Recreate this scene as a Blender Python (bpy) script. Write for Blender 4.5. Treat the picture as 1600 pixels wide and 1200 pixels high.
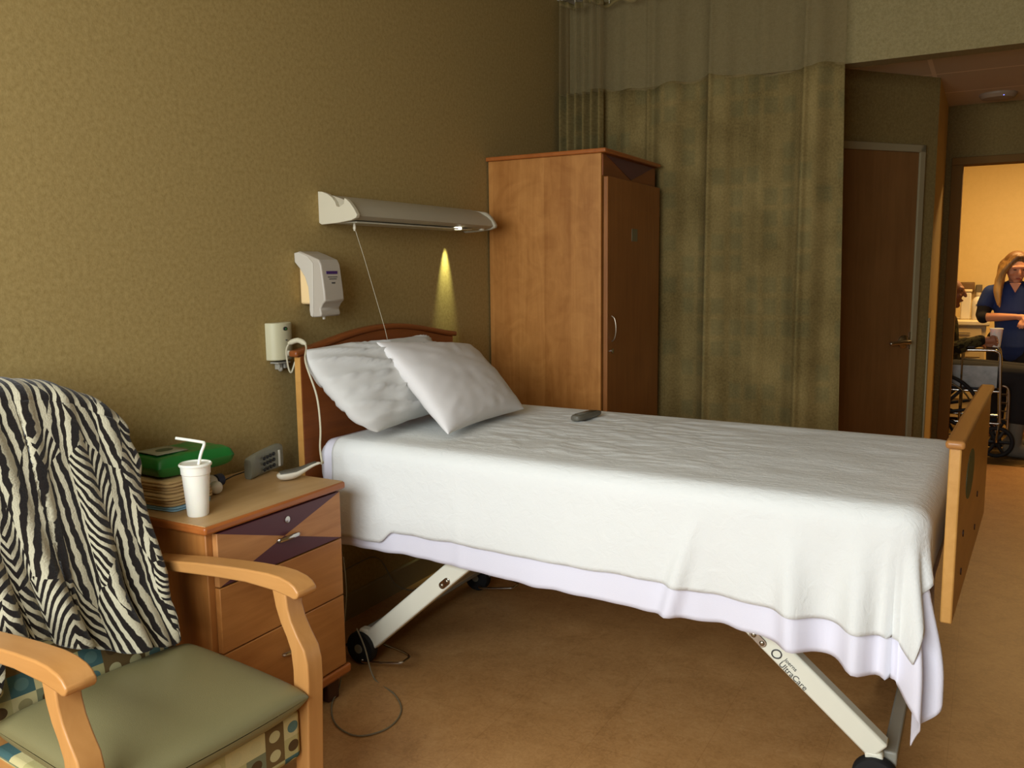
import bpy, bmesh, math, random
from mathutils import Vector, Matrix, noise
PI = math.pi
for o in list(bpy.data.objects): bpy.data.objects.remove(o)
S = bpy.context.scene
COL = S.collection

# ------------------------------------------------------------------ camera
F, CX, CH = 1340.0, 2.17, 1.37
yaw, pit, rol = [math.radians(a) for a in (29.1, 7.6, -.65)]
fw = Vector((-math.sin(yaw)*math.cos(pit), math.cos(yaw)*math.cos(pit), -math.sin(pit)))
r0 = Vector((math.cos(yaw), math.sin(yaw), 0)); u0 = r0.cross(fw)
rt = r0*math.cos(rol)+u0*math.sin(rol); up = -r0*math.sin(rol)+u0*math.cos(rol)
cd = bpy.data.cameras.new('camera'); cam = bpy.data.objects.new('camera', cd); COL.objects.link(cam)
cd.sensor_width = 36; cd.lens = F/1600*36; cd.clip_start = .02
M3 = Matrix((rt, up, -fw)).transposed()
cam.matrix_world = Matrix.Translation((CX, 0, CH)) @ M3.to_4x4()
S.camera = cam
# ------------------------------------------------------------------ view, world, daylight
S.view_settings.view_transform = 'Standard'; S.view_settings.look = 'None'
S.view_settings.gamma = 1; S.view_settings.exposure = 0.0; S.view_settings.use_curve_mapping = False
W = bpy.data.worlds.new('sky'); S.world = W; W.use_nodes = True
bg = W.node_tree.nodes['Background']; bg.inputs[0].default_value = (.75, .85, 1, 1); bg.inputs[1].default_value = .6
def lamp(name, kind, loc, aim, power, color, **kw):
    l = bpy.data.lights.new(name, kind); l.energy = power; l.color = color
    for k, v in kw.items(): setattr(l, k, v)
    o = bpy.data.objects.new(name, l); COL.objects.link(o); o.location = loc
    o.rotation_euler = (Vector(aim)-Vector(loc)).to_track_quat('-Z', 'Y').to_euler(); return o
lamp('window_daylight', 'AREA', (1.18, -1.02, 1.68), (1.5, 2.1, .50), 150, (.90, .96, 1), shape='RECTANGLE', size=2.3, size_y=1.5)
lamp('hallway_lamp', 'AREA', (2.6, 7.8, 2.5), (2.6, 8.0, 0), 58, (1, .62, .24), shape='RECTANGLE', size=1.1, size_y=.5)
lamp('reading_spot', 'SPOT', (.036, 3.29, 1.542), (-.006, 3.282, 1.2), 20, (.90, 1, .50), spot_size=math.radians(34), spot_blend=1, shadow_soft_size=.008)

# ------------------------------------------------------------------ materials
def lin(c):
    return tuple(((v/255)/12.92 if v/255 <= .04045 else (((v/255)+.055)/1.055)**2.4) for v in c)+(1,)
class NT:
    def __init__(s, name):
        s.m = bpy.data.materials.new(name); s.m.use_nodes = True; s.t = s.m.node_tree; s.N = s.t.nodes; s.L = s.t.links
        s.b = s.N['Principled BSDF']; s.tc = s.N.new('ShaderNodeTexCoord')
    def n(s, typ, **kw):
        x = s.N.new('ShaderNode'+typ)
        for k, v in kw.items():
            if k in ('ins',): continue
            setattr(x, k, v)
        for k, v in kw.get('ins', {}).items():
            if isinstance(v, bpy.types.NodeSocket): s.L.new(v, x.inputs[k])
            else: x.inputs[k].default_value = v
        return x
    def mth(s, op, a, b=0.0, c=None):
        x = s.N.new('ShaderNodeMath'); x.operation = op
        for i, v in enumerate((a, b, c)):
            if v is None: continue
            if isinstance(v, bpy.types.NodeSocket): s.L.new(v, x.inputs[i])
            else: x.inputs[i].default_value = v
        return x.outputs[0]
    def mix(s, f, a, b):
        x = s.N.new('ShaderNodeMix'); x.data_type = 'RGBA'
        for i, v in ((0, f), (6, a), (7, b)):
            if isinstance(v, bpy.types.NodeSocket): s.L.new(v, x.inputs[i])
            else: x.inputs[i].default_value = v
        return x.outputs[2]
    def noise(s, scale=5, detail=3, vec=None, rough=.55, stretch=None, dist=0):
        v = vec or s.tc.outputs['Object']
        if stretch:
            mp = s.n('Mapping', ins={'Vector': v, 'Scale': stretch}); v = mp.outputs[0]
        return s.n('TexNoise', ins={'Vector': v, 'Scale': scale, 'Detail': detail, 'Roughness': rough, 'Distortion': dist}).outputs['Fac']
    def ramp(s, f, stops, interp='LINEAR'):
        x = s.N.new('ShaderNodeValToRGB'); s.L.new(f, x.inputs[0]); x.color_ramp.interpolation = interp
        e = x.color_ramp.elements
        while len(e) < len(stops): e.new(.5)
        for i, (p, c) in enumerate(stops): e[i].position = p; e[i].color = c
        return x.outputs[0]
    def base(s, c):
        if isinstance(c, bpy.types.NodeSocket): s.L.new(c, s.b.inputs['Base Color'])
        else: s.b.inputs['Base Color'].default_value = c
    def bump(s, h, strength=.2, dist=.01):
        x = s.n('Bump', ins={'Height': h, 'Strength': strength, 'Distance': dist}); s.L.new(x.outputs[0], s.b.inputs['Normal'])
    def set(s, rough=.5, metal=0, spec=.5, **kw):
        s.b.inputs['Roughness'].default_value = rough; s.b.inputs['Metallic'].default_value = metal
        s.b.inputs['Specular IOR Level'].default_value = spec
        for k, v in kw.items(): s.b.inputs[k].default_value = v
MATS = {}
def plain(name, rgb, rough=.5, metal=0, spec=.5, var=.06, vs=12, bump=0, bs=60, **kw):
    if name in MATS: return MATS[name]
    t = NT(name); c = lin(rgb); d = tuple(x*(1-var) for x in c[:3])+(1,); e = tuple(min(1, x*(1+var)) for x in c[:3])+(1,)
    t.base(t.mix(t.noise(vs, 3), d, e)); t.set(rough, metal, spec, **kw)
    if bump: t.bump(t.noise(bs, 4), bump, .004)
    MATS[name] = t.m; return t.m
def wood(name, a, b, axis=2, rough=.38, scale=1.0, spec=.4):
    if name in MATS: return MATS[name]
    t = NT(name); st = [14*scale]*3; st[axis] = 1.2*scale
    f = t.noise(2.2, 6, stretch=st, rough=.6, dist=.6); g = t.noise(3.5*scale, 2)
    f2 = t.mth('ADD', t.mth('MULTIPLY', f, .6), t.mth('MULTIPLY', g, .4))
    t.base(t.ramp(f2, [(.3, lin(a)), (.72, lin(b))])); t.set(rough, 0, spec); t.bump(f, .05, .002)
    MATS[name] = t.m; return t.m
# wallpaper
def wallpaper(name, a, b, sc=260):
    t = NT(name); f = t.noise(sc, 2, rough=.7, stretch=(1, 1, .6)); g = t.noise(1.4, 3)
    h = t.noise(sc*.28, 3, stretch=(1, 1, 1))
    k = t.mth('ADD', t.mth('MULTIPLY', f, .4), t.mth('MULTIPLY', h, .6))
    c = t.ramp(k, [(.3, lin(a)), (.7, lin(b))])
    t.base(c); t.set(.85, 0, .2); t.bump(k, .22, .003); MATS[name] = t.m; return t.m
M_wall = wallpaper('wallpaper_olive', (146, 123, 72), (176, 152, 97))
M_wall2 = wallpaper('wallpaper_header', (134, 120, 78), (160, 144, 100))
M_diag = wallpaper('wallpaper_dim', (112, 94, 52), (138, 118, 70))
M_hall = wallpaper('paint_cream', (226, 200, 140), (232, 206, 146), 90)
M_strip = wallpaper('paint_tan', (206, 178, 118), (214, 186, 126), 120)
M_ceil = plain('ceiling_white', (205, 198, 180), .9, var=.03)
M_base = plain('rubber_base', (140, 124, 86), .6)
M_frame = plain('frame_paint', (146, 132, 98), .7, var=.04, spec=.2)
M_jamb = plain('jamb_paint', (120, 90, 48), .85, var=.04, spec=.1)
def floor_mat():
    t = NT('linoleum'); f = t.noise(7, 8, rough=.68, dist=.5); g = t.noise(55, 6, rough=.75, dist=1.2)
    k = t.mth('ADD', t.mth('MULTIPLY', f, .45), t.mth('MULTIPLY', g, .55))
    c = t.ramp(k, [(.3, lin((146, 104, 58))), (.5, lin((178, 132, 80))), (.72, lin((198, 154, 100)))])
    br = t.n('TexBrick', ins={'Vector': t.tc.outputs['Object'], 'Color1': (1, 1, 1, 1), 'Color2': (1, 1, 1, 1), 'Mortar': (.86, .83, .8, 1), 'Scale': 1.0, 'Mortar Size': .0012, 'Brick Width': .305, 'Row Height': .305}, offset=0)
    mm = t.N.new('ShaderNodeMix'); mm.data_type = 'RGBA'; mm.blend_type = 'MULTIPLY'; mm.inputs[0].default_value = 1
    t.L.new(c, mm.inputs[6]); t.L.new(br.outputs[0], mm.inputs[7]); t.base(mm.outputs[2]); t.set(.42, 0, .35); t.bump(g, .03, .002); return t.m
M_floor = floor_mat()
def carpet_mat():
    t = NT('patterned_carpet')
    v = t.n('TexVoronoi', ins={'Vector': t.tc.outputs['Object'], 'Scale': 9.0}, distance='MANHATTAN')
    f = t.mth('ADD', t.mth('MULTIPLY', v.outputs['Distance'], .8), t.mth('MULTIPLY', t.noise(40, 4), .5))
    t.base(t.ramp(f, [(.25, lin((84, 62, 36))), (.5, lin((150, 120, 70))), (.7, lin((100, 82, 48)))])); t.set(.95, 0, .1); t.bump(t.noise(300, 2), .5, .004); return t.m
M_carpet = carpet_mat()
def tile_mat():
    t = NT('ceiling_tile'); br = t.n('TexBrick', ins={'Vector': t.tc.outputs['Object'], 'Color1': lin((206, 190, 164)), 'Color2': lin((200, 184, 158)), 'Mortar': lin((232, 216, 190)), 'Scale': 1.0, 'Mortar Size': .012, 'Brick Width': .61, 'Row Height': .61}, offset=0)
    t.base(br.outputs[0]); t.set(.9, 0, .1); t.bump(t.noise(200, 3), .3, .003); return t.m
M_tile = tile_mat()
M_maple = wood('maple_honey', (150, 92, 40), (190, 128, 66), 2)
M_mapley = wood('maple_honey_level', (150, 92, 40), (190, 128, 66), 1)
M_mapletop = wood('maple_top', (176, 138, 88), (196, 160, 110), 1, .45)
M_edge = wood('maple_edge', (150, 82, 34), (178, 104, 48), 1, .3)
M_beech = wood('beech_arm', (178, 124, 66), (198, 144, 84), 0, .33)
M_beechz = wood('beech_post', (178, 124, 66), (198, 144, 84), 2, .33)
M_cherry = wood('cherry_board', (118, 62, 27), (150, 84, 38), 1, .35)
M_cap = wood('board_cap', (156, 102, 50), (180, 126, 68), 1, .3)
M_foot = wood('maple_footboard', (186, 134, 66), (208, 156, 86), 1, .35)
M_dark = plain('dark_plinth', (70, 38, 22), .5)
M_purple = plain('purple_laminate', (92, 52, 58), .45, var=.08)
M_door = wood('closet_door_veneer', (112, 76, 38), (132, 92, 50), 2, .5)
def bigwood():
    t = NT('wardrobe_side'); f = t.noise(2.0, 7, stretch=(10, 10, .9), rough=.62, dist=1.0); g = t.noise(9, 5, dist=1.5)
    sx = t.n('SeparateXYZ', ins={0: t.tc.outputs['Object']}).outputs[0]
    band = t.mth('MULTIPLY', t.mth('FRACT', t.mth('MULTIPLY', t.mth('FLOOR', t.mth('MULTIPLY', sx, 7.2)), .37)), .16)
    k = t.mth('ADD', t.mth('ADD', t.mth('MULTIPLY', f, .5), t.mth('MULTIPLY', g, .38)), band)
    t.base(t.ramp(k, [(.34, lin((158, 100, 42))), (.7, lin((196, 136, 70)))])); t.set(.4, 0, .35); return t.m
M_ward = bigwood()
def inlay_mat():
    # two crossing diagonals on the drawer front: top and bottom wedges purple
    t = NT('drawer_inlay'); s = t.n('SeparateXYZ', ins={0: t.tc.outputs['Generated']})
    y = t.mth('ABSOLUTE', t.mth('SUBTRACT', s.outputs[1], .5)); z = t.mth('ABSOLUTE', t.mth('SUBTRACT', s.outputs[2], .5))
    g = t.mth('GREATER_THAN', z, y); f = t.noise(2.2, 5, stretch=(14, 1.2, 14), dist=.6)
    w = t.ramp(f, [(.3, lin((166, 108, 56))), (.7, lin((192, 134, 78)))])
    t.base(t.mix(g, w, lin((86, 44, 50)))); t.set(.4, 0, .4); return t.m
M_inlay = inlay_mat()
M_vinyl = plain('green_vinyl', (122, 115, 78), .42, spec=.45, var=.03, bump=.12, bs=420)
def retro_mat():
    t = NT('squares_upholstery'); v = t.n('Mapping', ins={'Vector': t.tc.outputs['Object'], 'Scale': (19, 19, 22)}).outputs[0]
    fr = t.n('VectorMath', operation='FRACTION', ins={0: v}).outputs[0]; fl = t.n('VectorMath', operation='FLOOR', ins={0: v}).outputs[0]
    s = t.n('SeparateXYZ', ins={0: fr})
    wn = t.n('TexWhiteNoise', ins={'Vector': fl})
    c = t.ramp(wn.outputs[0], [(0, lin((176, 166, 112))), (.25, lin((70, 100, 98))), (.45, lin((110, 88, 52))), (.65, lin((196, 184, 132))), (.82, lin((120, 122, 92)))], 'CONSTANT')
    wn2 = t.n('TexWhiteNoise', ins={'Vector': t.n('VectorMath', operation='ADD', ins={0: fl, 1: (7, 3, 5)}).outputs[0]})
    c2 = t.ramp(wn2.outputs[0], [(0, lin((150, 140, 96))), (.3, lin((86, 66, 40))), (.6, lin((92, 120, 112))), (.8, lin((190, 180, 130)))], 'CONSTANT')
    dy = t.mth('SUBTRACT', s.outputs[1], .5); dz = t.mth('SUBTRACT', s.outputs[2], .5)
    r = t.mth('ADD', t.mth('MULTIPLY', dy, dy), t.mth('MULTIPLY', dz, dz))
    t.base(t.mix(t.mth('LESS_THAN', r, .085), c, c2)); t.set(.9, 0, .15); t.bump(t.noise(400, 2), .3, .002); return t.m
M_retro = retro_mat()
def zebra_mat():
    t = NT('zebra_fleece'); uv = t.n('UVMap'); s = t.n('SeparateXYZ', ins={0: uv.outputs[0]})
    u, v = s.outputs[0], s.outputs[1]
    wob = t.mth('SUBTRACT', t.noise(12, 2, vec=uv.outputs[0]), .5); wob2 = t.mth('SUBTRACT', t.noise(48, 2, vec=uv.outputs[0]), .5)
    mp = t.n('Mapping', ins={'Vector': uv.outputs[0], 'Rotation': (0, 0, .5), 'Scale': (9.5, 4.2, 1)}).outputs[0]
    vo = t.n('TexVoronoi', ins={'Vector': mp, 'Scale': 1.0, 'Randomness': 1.0})
    cell = t.n('SeparateColor', ins={0: vo.outputs['Color']})
    cr, cg = cell.outputs[0], cell.outputs[1]
    uu = t.mth('ADD', u, t.mth('ADD', t.mth('MULTIPLY', wob, .018), t.mth('MULTIPLY', cg, .06)))
    tri = t.mth('PINGPONG', uu, .062)
    a = t.mth('DIVIDE', t.mth('SUBTRACT', t.mth('ADD', v, t.mth('MULTIPLY', wob, .02)), t.mth('MULTIPLY', tri, 1.55)), .0280)
    b = t.mth('DIVIDE', t.mth('ADD', t.mth('MULTIPLY', uu, 1.0), t.mth('MULTIPLY', v, t.mth('MULTIPLY', t.mth('SUBTRACT', cg, .5), .7))), .0265)
    sel = t.mth('GREATER_THAN', cr, .52)
    ph = t.mth('ADD', t.mth('MULTIPLY', a, t.mth('SUBTRACT', 1, sel)), t.mth('MULTIPLY', b, sel))
    ph = t.mth('ADD', ph, t.mth('MULTIPLY', wob2, .28))
    st = t.mth('SINE', t.mth('MULTIPLY', ph, PI*2))
    t.base(t.ramp(t.mth('MULTIPLY_ADD', st, .5, .5), [(.46, lin((30, 24, 20))), (.60, lin((188, 180, 152)))]))
    t.set(.95, 0, .1); t.b.inputs['Sheen Weight'].default_value = .25; t.bump(t.noise(260, 3, vec=uv.outputs[0]), .6, .004); return t.m
M_zebra = zebra_mat()
def cloth_mat(name, rgb, bs=350, st=.15, wr=0, trans=0):
    t = NT(name); c = lin(rgb); t.base(t.mix(t.noise(3, 3), tuple(x*.95 for x in c[:3])+(1,), c)); t.set(.9, 0, .15)
    h = t.noise(bs, 2)
    if wr: h = t.mth('ADD', t.mth('MULTIPLY', h, .25), t.mth('MULTIPLY', t.noise(26, 5, stretch=(1, 2.2, 1), dist=.8), wr))
    t.bump(h, st, .006); MATS[name] = t.m; return t.m
M_blanket = cloth_mat('blanket_cotton', (230, 231, 226), wr=1.5, st=.32)
M_sheet = cloth_mat('sheet_cotton', (232, 230, 240), 500, .1)
M_pillow = cloth_mat('pillowcase_a', (226, 222, 218), 500, .12)
M_pillow2 = cloth_mat('pillowcase_b', (208, 206, 200), 500, .12)
M_matt = plain('mattress_cover', (196, 194, 190), .7)
M_white = plain('white_plastic', (214, 206, 186), .4, var=.02)
M_fix = plain('fixture_enamel', (205, 196, 170), .45, var=.02)
M_fixb = plain('fixture_body', (176, 166, 142), .5, var=.02)
M_cream = plain('cream_refill', (238, 206, 150), .6, var=.05)
M_steel = plain('powder_frame', (234, 232, 212), .42, var=.03)
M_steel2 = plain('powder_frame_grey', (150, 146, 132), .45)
M_chrome = plain('chrome', (190, 185, 175), .18, 1, var=.02)
M_satin = plain('satin_nickel', (170, 160, 140), .32, 1)
M_black = plain('black_plastic', (24, 24, 24), .5)
M_rubber = plain('black_rubber', (18, 18, 18), .75)
M_grey = plain('grey_plastic', (128, 126, 108), .5, var=.04)
M_greyd = plain('grey_remote_top', (92, 88, 76), .5)
M_cord = plain('white_cord', (196, 188, 160), .5)
M_cordd = plain('dim_cord', (120, 108, 82), .6)
M_foam = plain('foam_cup', (240, 234, 218), .7, var=.02, bump=.15, bs=300, **{'Subsurface Weight': .15})
M_green = plain('green_pack', (30, 112, 44), .28, var=.2, vs=6)
M_label = plain('label_grey', (150, 150, 124), .6)
M_oval = plain('label_oval', (70, 82, 52), .6)
M_tan = plain('tan_washcloth', (206, 172, 116), .95, var=.08, vs=30, bump=.6, bs=180)
M_blue = plain('pale_blue_cloth', (150, 190, 206), .95, var=.05, bump=.4, bs=200)
M_navy = plain('navy_plastic', (40, 48, 78), .5)
M_ink = plain('ink', (70, 68, 66), .6)
M_pink = plain('ink_purple', (66, 36, 96), .6)
def curtain_mat():
    t = NT('curtain_weave'); uv = t.n('UVMap').outputs[0]
    mp = t.n('Mapping', ins={'Vector': uv, 'Scale': (9, 9, 1)}).outputs[0]
    fl = t.n('VectorMath', operation='FLOOR', ins={0: mp}).outputs[0]; fr = t.n('VectorMath', operation='FRACTION', ins={0: mp}).outputs[0]
    s = t.n('SeparateXYZ', ins={0: fr}); wn = t.n('TexWhiteNoise', ins={'Vector': fl}).outputs[0]
    e = t.mth('MAXIMUM', t.mth('ABSOLUTE', t.mth('SUBTRACT', s.outputs[0], .5)), t.mth('ABSOLUTE', t.mth('SUBTRACT', s.outputs[1], .5)))
    sq = t.ramp(e, [(.28, (1, 1, 1, 1)), (.44, (0, 0, 0, 1))])
    nz = t.noise(3.2, 4, vec=uv); fine = t.noise(90, 3, vec=uv)
    a = t.ramp(t.mth('ADD', t.mth('MULTIPLY', nz, .6), t.mth('MULTIPLY', fine, .4)), [(.35, lin((106, 90, 52))), (.65, lin((148, 128, 80)))])
    f = t.mth('MULTIPLY', t.mth('MULTIPLY', sq, t.mth('GREATER_THAN', wn, .45)), .27)
    t.base(t.mix(f, a, lin((86, 92, 64)))); t.set(.95, 0, .1); t.bump(fine, .3, .003)
    t.b.inputs['Transmission Weight'].default_value = 0; return t.m
M_curt = curtain_mat()
def mesh_mat():
    t = NT('curtain_net'); s = t.n('SeparateXYZ', ins={0: t.n('UVMap').outputs[0]})
    a = t.mth('ABSOLUTE', t.mth('SINE', t.mth('MULTIPLY', s.outputs[0], 700))); b = t.mth('ABSOLUTE', t.mth('SINE', t.mth('MULTIPLY', s.outputs[1], 700)))
    g = t.mth('GREATER_THAN', t.mth('MAXIMUM', a, b), .93)
    t.base(lin((140, 122, 84))); t.set(.9, 0, .1); t.L.new(g, t.b.inputs['Alpha']); return t.m
M_net = mesh_mat()
def glass_mat():
    t = NT('window_glass'); tr = t.n('BsdfTransparent'); gl = t.n('BsdfGlossy', ins={'Roughness': .02})
    m = t.n('MixShader', ins={0: .06, 1: tr.outputs[0], 2: gl.outputs[0]}); t.L.new(m.outputs[0], t.N['Material Output'].inputs[0]); return t.m
M_glass = glass_mat()
def emis(name, rgb, k):
    t = NT(name); t.base((0, 0, 0, 1)); t.b.inputs['Emission Color'].default_value = rgb+(1,); t.b.inputs['Emission Strength'].default_value = k; return t.m
M_led = emis('lens_lit', (1, 1, .8), 6); M_bluelight = emis('blue_led', (.15, .2, 1), 3); M_hallglow = emis('hall_diffuser', (1, .7, .35), 2)
M_skin = plain('skin_fair', (214, 150, 112), .55, var=.05, **{'Subsurface Weight': .1}); M_skin2 = plain('skin_tan', (158, 104, 70), .6, var=.08)
M_hair = plain('hair_blond', (198, 152, 84), .5, var=.3, vs=30); M_hairroot = plain('hair_root', (110, 76, 42), .5, var=.3, vs=40)
M_hairg = plain('hair_grey', (120, 96, 66), .7, var=.2)
M_scrub = plain('scrub_navy', (30, 52, 104), .85, var=.08, bump=.2, bs=90); M_blackcl = plain('black_cloth', (20, 17, 15), .9, bump=.2, bs=90)
def camo():
    t = NT('camo_sleeve'); t.base(t.ramp(t.noise(16, 3), [(.4, lin((38, 34, 22))), (.5, lin((72, 68, 40))), (.6, lin((52, 36, 20)))], 'CONSTANT')); t.set(.9, 0, .1); return t.m
M_camo = camo()
M_sock = plain('grey_sock', (104, 98, 84), .95, bump=.3, bs=120)
M_lips = plain('lips', (160, 82, 66), .5); M_eye = plain('eye', (60, 40, 30), .3)

# ------------------------------------------------------------------ mesh helpers
class MB:
    def __init__(s): s.v = []; s.f = []; s.uv = None; s.mi = []; s.cur = 0
    def add(s, vs, fs):
        o = len(s.v); s.v += [Vector(v) for v in vs]; s.f += [tuple(i+o for i in f) for f in fs]; s.mi += [s.cur]*len(fs); return s
    def box(s, x0, y0, z0, x1, y1, z1, rot=None, piv=None):
        c = [Vector((x, y, z)) for x in (x0, x1) for y in (y0, y1) for z in (z0, z1)]
        if rot:
            p = Vector(piv) if piv else Vector(((x0+x1)/2, (y0+y1)/2, (z0+z1)/2)); c = [rot @ (q-p)+p for q in c]
        return s.add(c, [(0, 1, 3, 2), (4, 6, 7, 5), (0, 4, 5, 1), (2, 3, 7, 6), (0, 2, 6, 4), (1, 5, 7, 3)])
    def prism(s, poly, ax, a, b, fn=None):
        # poly: 2-D outline in the two other axes (in order), extruded along ax from a to b
        def P(p, t):
            q = [p[0], p[1]]; q.insert(ax, t); return Vector(q)
        n = len(poly); vs = [P(p, a) for p in poly]+[P(p, b) for p in poly]
        if fn: vs = [fn(v) for v in vs]
        fs = [tuple(range(n)), tuple(reversed(range(n, 2*n)))]+[(i, i+n, (i+1) % n+n, (i+1) % n) for i in range(n)]
        return s.add(vs, fs)
    def tube(s, pts, r, n=10, cap=True, flat=1.0):
        pts = [Vector(p) for p in pts]; rs = r if isinstance(r, (list, tuple)) else [r]*len(pts)
        rings = []; prev = None
        for i, p in enumerate(pts):
            d = (pts[min(i+1, len(pts)-1)]-pts[max(i-1, 0)]).normalized()
            if prev is None:
                a = d.cross(Vector((0, 0, 1)));
                if a.length < .1: a = d.cross(Vector((0, 1, 0)))
                a.normalize()
            else: a = (prev-d*prev.dot(d)).normalized()
            prev = a; b = d.cross(a)
            rings.append([p+(a*math.cos(2*PI*k/n)+b*math.sin(2*PI*k/n)*flat)*rs[i] for k in range(n)])
        vs = [v for q in rings for v in q]; fs = []
        for i in range(len(pts)-1):
            for k in range(n): fs.append((i*n+k, i*n+(k+1) % n, (i+1)*n+(k+1) % n, (i+1)*n+k))
        if cap: fs += [tuple(reversed(range(n))), tuple((len(pts)-1)*n+k for k in range(n))]
        return s.add(vs, fs)
    def lathe(s, prof, c, n=32, ax=2, m=None):
        vs = []; fs = []
        for (r, h) in prof:
            for k in range(n):
                a = 2*PI*k/n; q = Vector((r*math.cos(a), r*math.sin(a), h))
                if ax == 1: q = Vector((q.x, q.z, q.y))
                if ax == 0: q = Vector((q.z, q.x, q.y))
                if m: q = m @ q
                vs.append(q+Vector(c))
        for i in range(len(prof)-1):
            for k in range(n): fs.append((i*n+k, i*n+(k+1) % n, (i+1)*n+(k+1) % n, (i+1)*n+k))
        fs += [tuple(reversed(range(n))), tuple((len(prof)-1)*n+k for k in range(n))]
        return s.add(vs, fs)
    def ball(s, c, r, n=16, m=8, rot=None):
        r = r if isinstance(r, (list, tuple)) else (r, r, r); vs = []; fs = []
        for i in range(m+1):
            t = PI*(i+.0001 if i == 0 else i-.0001 if i == m else i)/m
            for k in range(n):
                a = 2*PI*k/n; q = Vector((r[0]*math.sin(t)*math.cos(a), r[1]*math.sin(t)*math.sin(a), r[2]*math.cos(t)))
                if rot: q = rot @ q
                vs.append(q+Vector(c))
        for i in range(m):
            for k in range(n): fs.append((i*n+k, (i+1)*n+k, (i+1)*n+(k+1) % n, i*n+(k+1) % n))
        fs += [tuple(range(n)), tuple(reversed([m*n+k for k in range(n)]))]
        return s.add(vs, fs)
    def limb(s, pts, rs, n=14):
        s.tube(pts, rs, n)
        for p, r in ((pts[0], rs[0]), (pts[-1], rs[-1])): s.ball(p, r, n, 8)
        return s
    def grid(s, fn, nu, nv, closed_u=False):
        vs = []; uvs = []
        for j in range(nv+1):
            for i in range(nu+1):
                p, uv = fn(i/nu, j/nv); vs.append(Vector(p)); uvs.append(uv)
        fs = [(j*(nu+1)+i, j*(nu+1)+i+1, (j+1)*(nu+1)+i+1, (j+1)*(nu+1)+i) for j in range(nv) for i in range(nu)]
        s.add(vs, fs); s.uv = (s.uv or [])+uvs; return s
    def build(s, name, mat, parent=None, bevel=0, seg=2, sub=0, smooth=None, solid=0, off=-1, remesh=0, world=True, loc=None, soft=0, recalc=True):
        me = bpy.data.meshes.new(name); o = bpy.data.objects.new(name, me)
        base = Vector((0, 0, 0))
        if parent is not None:
            o.parent = parent
            if world:
                q = parent
                while q: base += q.location; q = q.parent
        elif loc is not None: base = Vector(loc); o.location = base
        me.from_pydata([v-base for v in s.v], [], s.f)
        mats = mat if isinstance(mat, (list, tuple)) else [mat]
        for m in mats: me.materials.append(m)
        for i, p in enumerate(me.polygons): p.material_index = s.mi[i]
        if s.uv:
            l = me.uv_layers.new(name='UVMap')
            for lp in me.loops: l.data[lp.index].uv = s.uv[lp.vertex_index]
        if recalc and not s.uv:
            bm = bmesh.new(); bm.from_mesh(me); bmesh.ops.recalc_face_normals(bm, faces=bm.faces); bm.to_mesh(me); bm.free()
        COL.objects.link(o)
        if solid: m = o.modifiers.new('solid', 'SOLIDIFY'); m.thickness = solid; m.offset = off
        if remesh:
            m = o.modifiers.new('remesh', 'REMESH'); m.mode = 'VOXEL'; m.voxel_size = remesh; m.use_smooth_shade = True
            m = o.modifiers.new('soft', 'SMOOTH'); m.factor = .5; m.iterations = soft or 3
        if bevel: m = o.modifiers.new('bevel', 'BEVEL'); m.width = bevel; m.segments = seg; m.limit_method = 'ANGLE'; m.angle_limit = math.radians(40); m.harden_normals = False
        if sub: m = o.modifiers.new('sub', 'SUBSURF'); m.levels = sub; m.render_levels = sub
        if smooth is None: smooth = True
        if smooth:
            for p in me.polygons: p.use_smooth = True
            if not (remesh or sub or s.uv):
                for e in me.edges: pass
                me.set_sharp_from_angle(angle=math.radians(38))
        return o
def tag(o, label, cat, group=None):
    o['label'] = label; o['category'] = cat
    if group: o['group'] = group
    return o
def thing(name, loc, label, cat, group=None):
    o = bpy.data.objects.new(name, None); COL.objects.link(o); o.location = loc; o.empty_display_size = .05; return tag(o, label, cat, group)
def st(o): o['kind'] = 'structure'; return o
def arc(cx, cy, r, a0, a1, n=8): return [(cx+r*math.cos(math.radians(a0+(a1-a0)*i/n)), cy+r*math.sin(math.radians(a0+(a1-a0)*i/n))) for i in range(n+1)]
def smooth_pts(pts, k=6):
    # Catmull-Rom through the points
    P = [Vector(p) for p in pts]; out = []
    for i in range(len(P)-1):
        a = P[max(i-1, 0)]; b = P[i]; c = P[i+1]; d = P[min(i+2, len(P)-1)]
        for j in range(k):
            t = j/k; out.append(.5*((2*b)+(c-a)*t+(2*a-5*b+4*c-d)*t*t+(3*b-a-3*c+d)*t**3))
    out.append(P[-1]); return out
def sst(a, b, x):
    t = max(0, min(1, (x-a)/(b-a))); return t*t*(3-2*t)
def interp(tab, x):
    if x <= tab[0][0]: return tab[0][1]
    for (a, va), (b, vb) in zip(tab, tab[1:]):
        if x <= b: t = (x-a)/(b-a); t = t*t*(3-2*t); return va+(vb-va)*t
    return tab[-1][1]
def nz(x, y, z=0): return noise.noise(Vector((x, y, z)))
def text(name, body, size, loc, rot, mat, parent, align='LEFT'):
    c = bpy.data.curves.new(name, 'FONT'); c.body = body; c.size = size; c.extrude = .0004; c.align_x = align; c.materials.append(mat)
    o = bpy.data.objects.new(name, c); COL.objects.link(o); o.parent = parent
    b = Vector((0, 0, 0)); q = parent
    while q: b += q.location; q = q.parent
    o.location = Vector(loc)-b; o.rotation_euler = rot; return o

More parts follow.
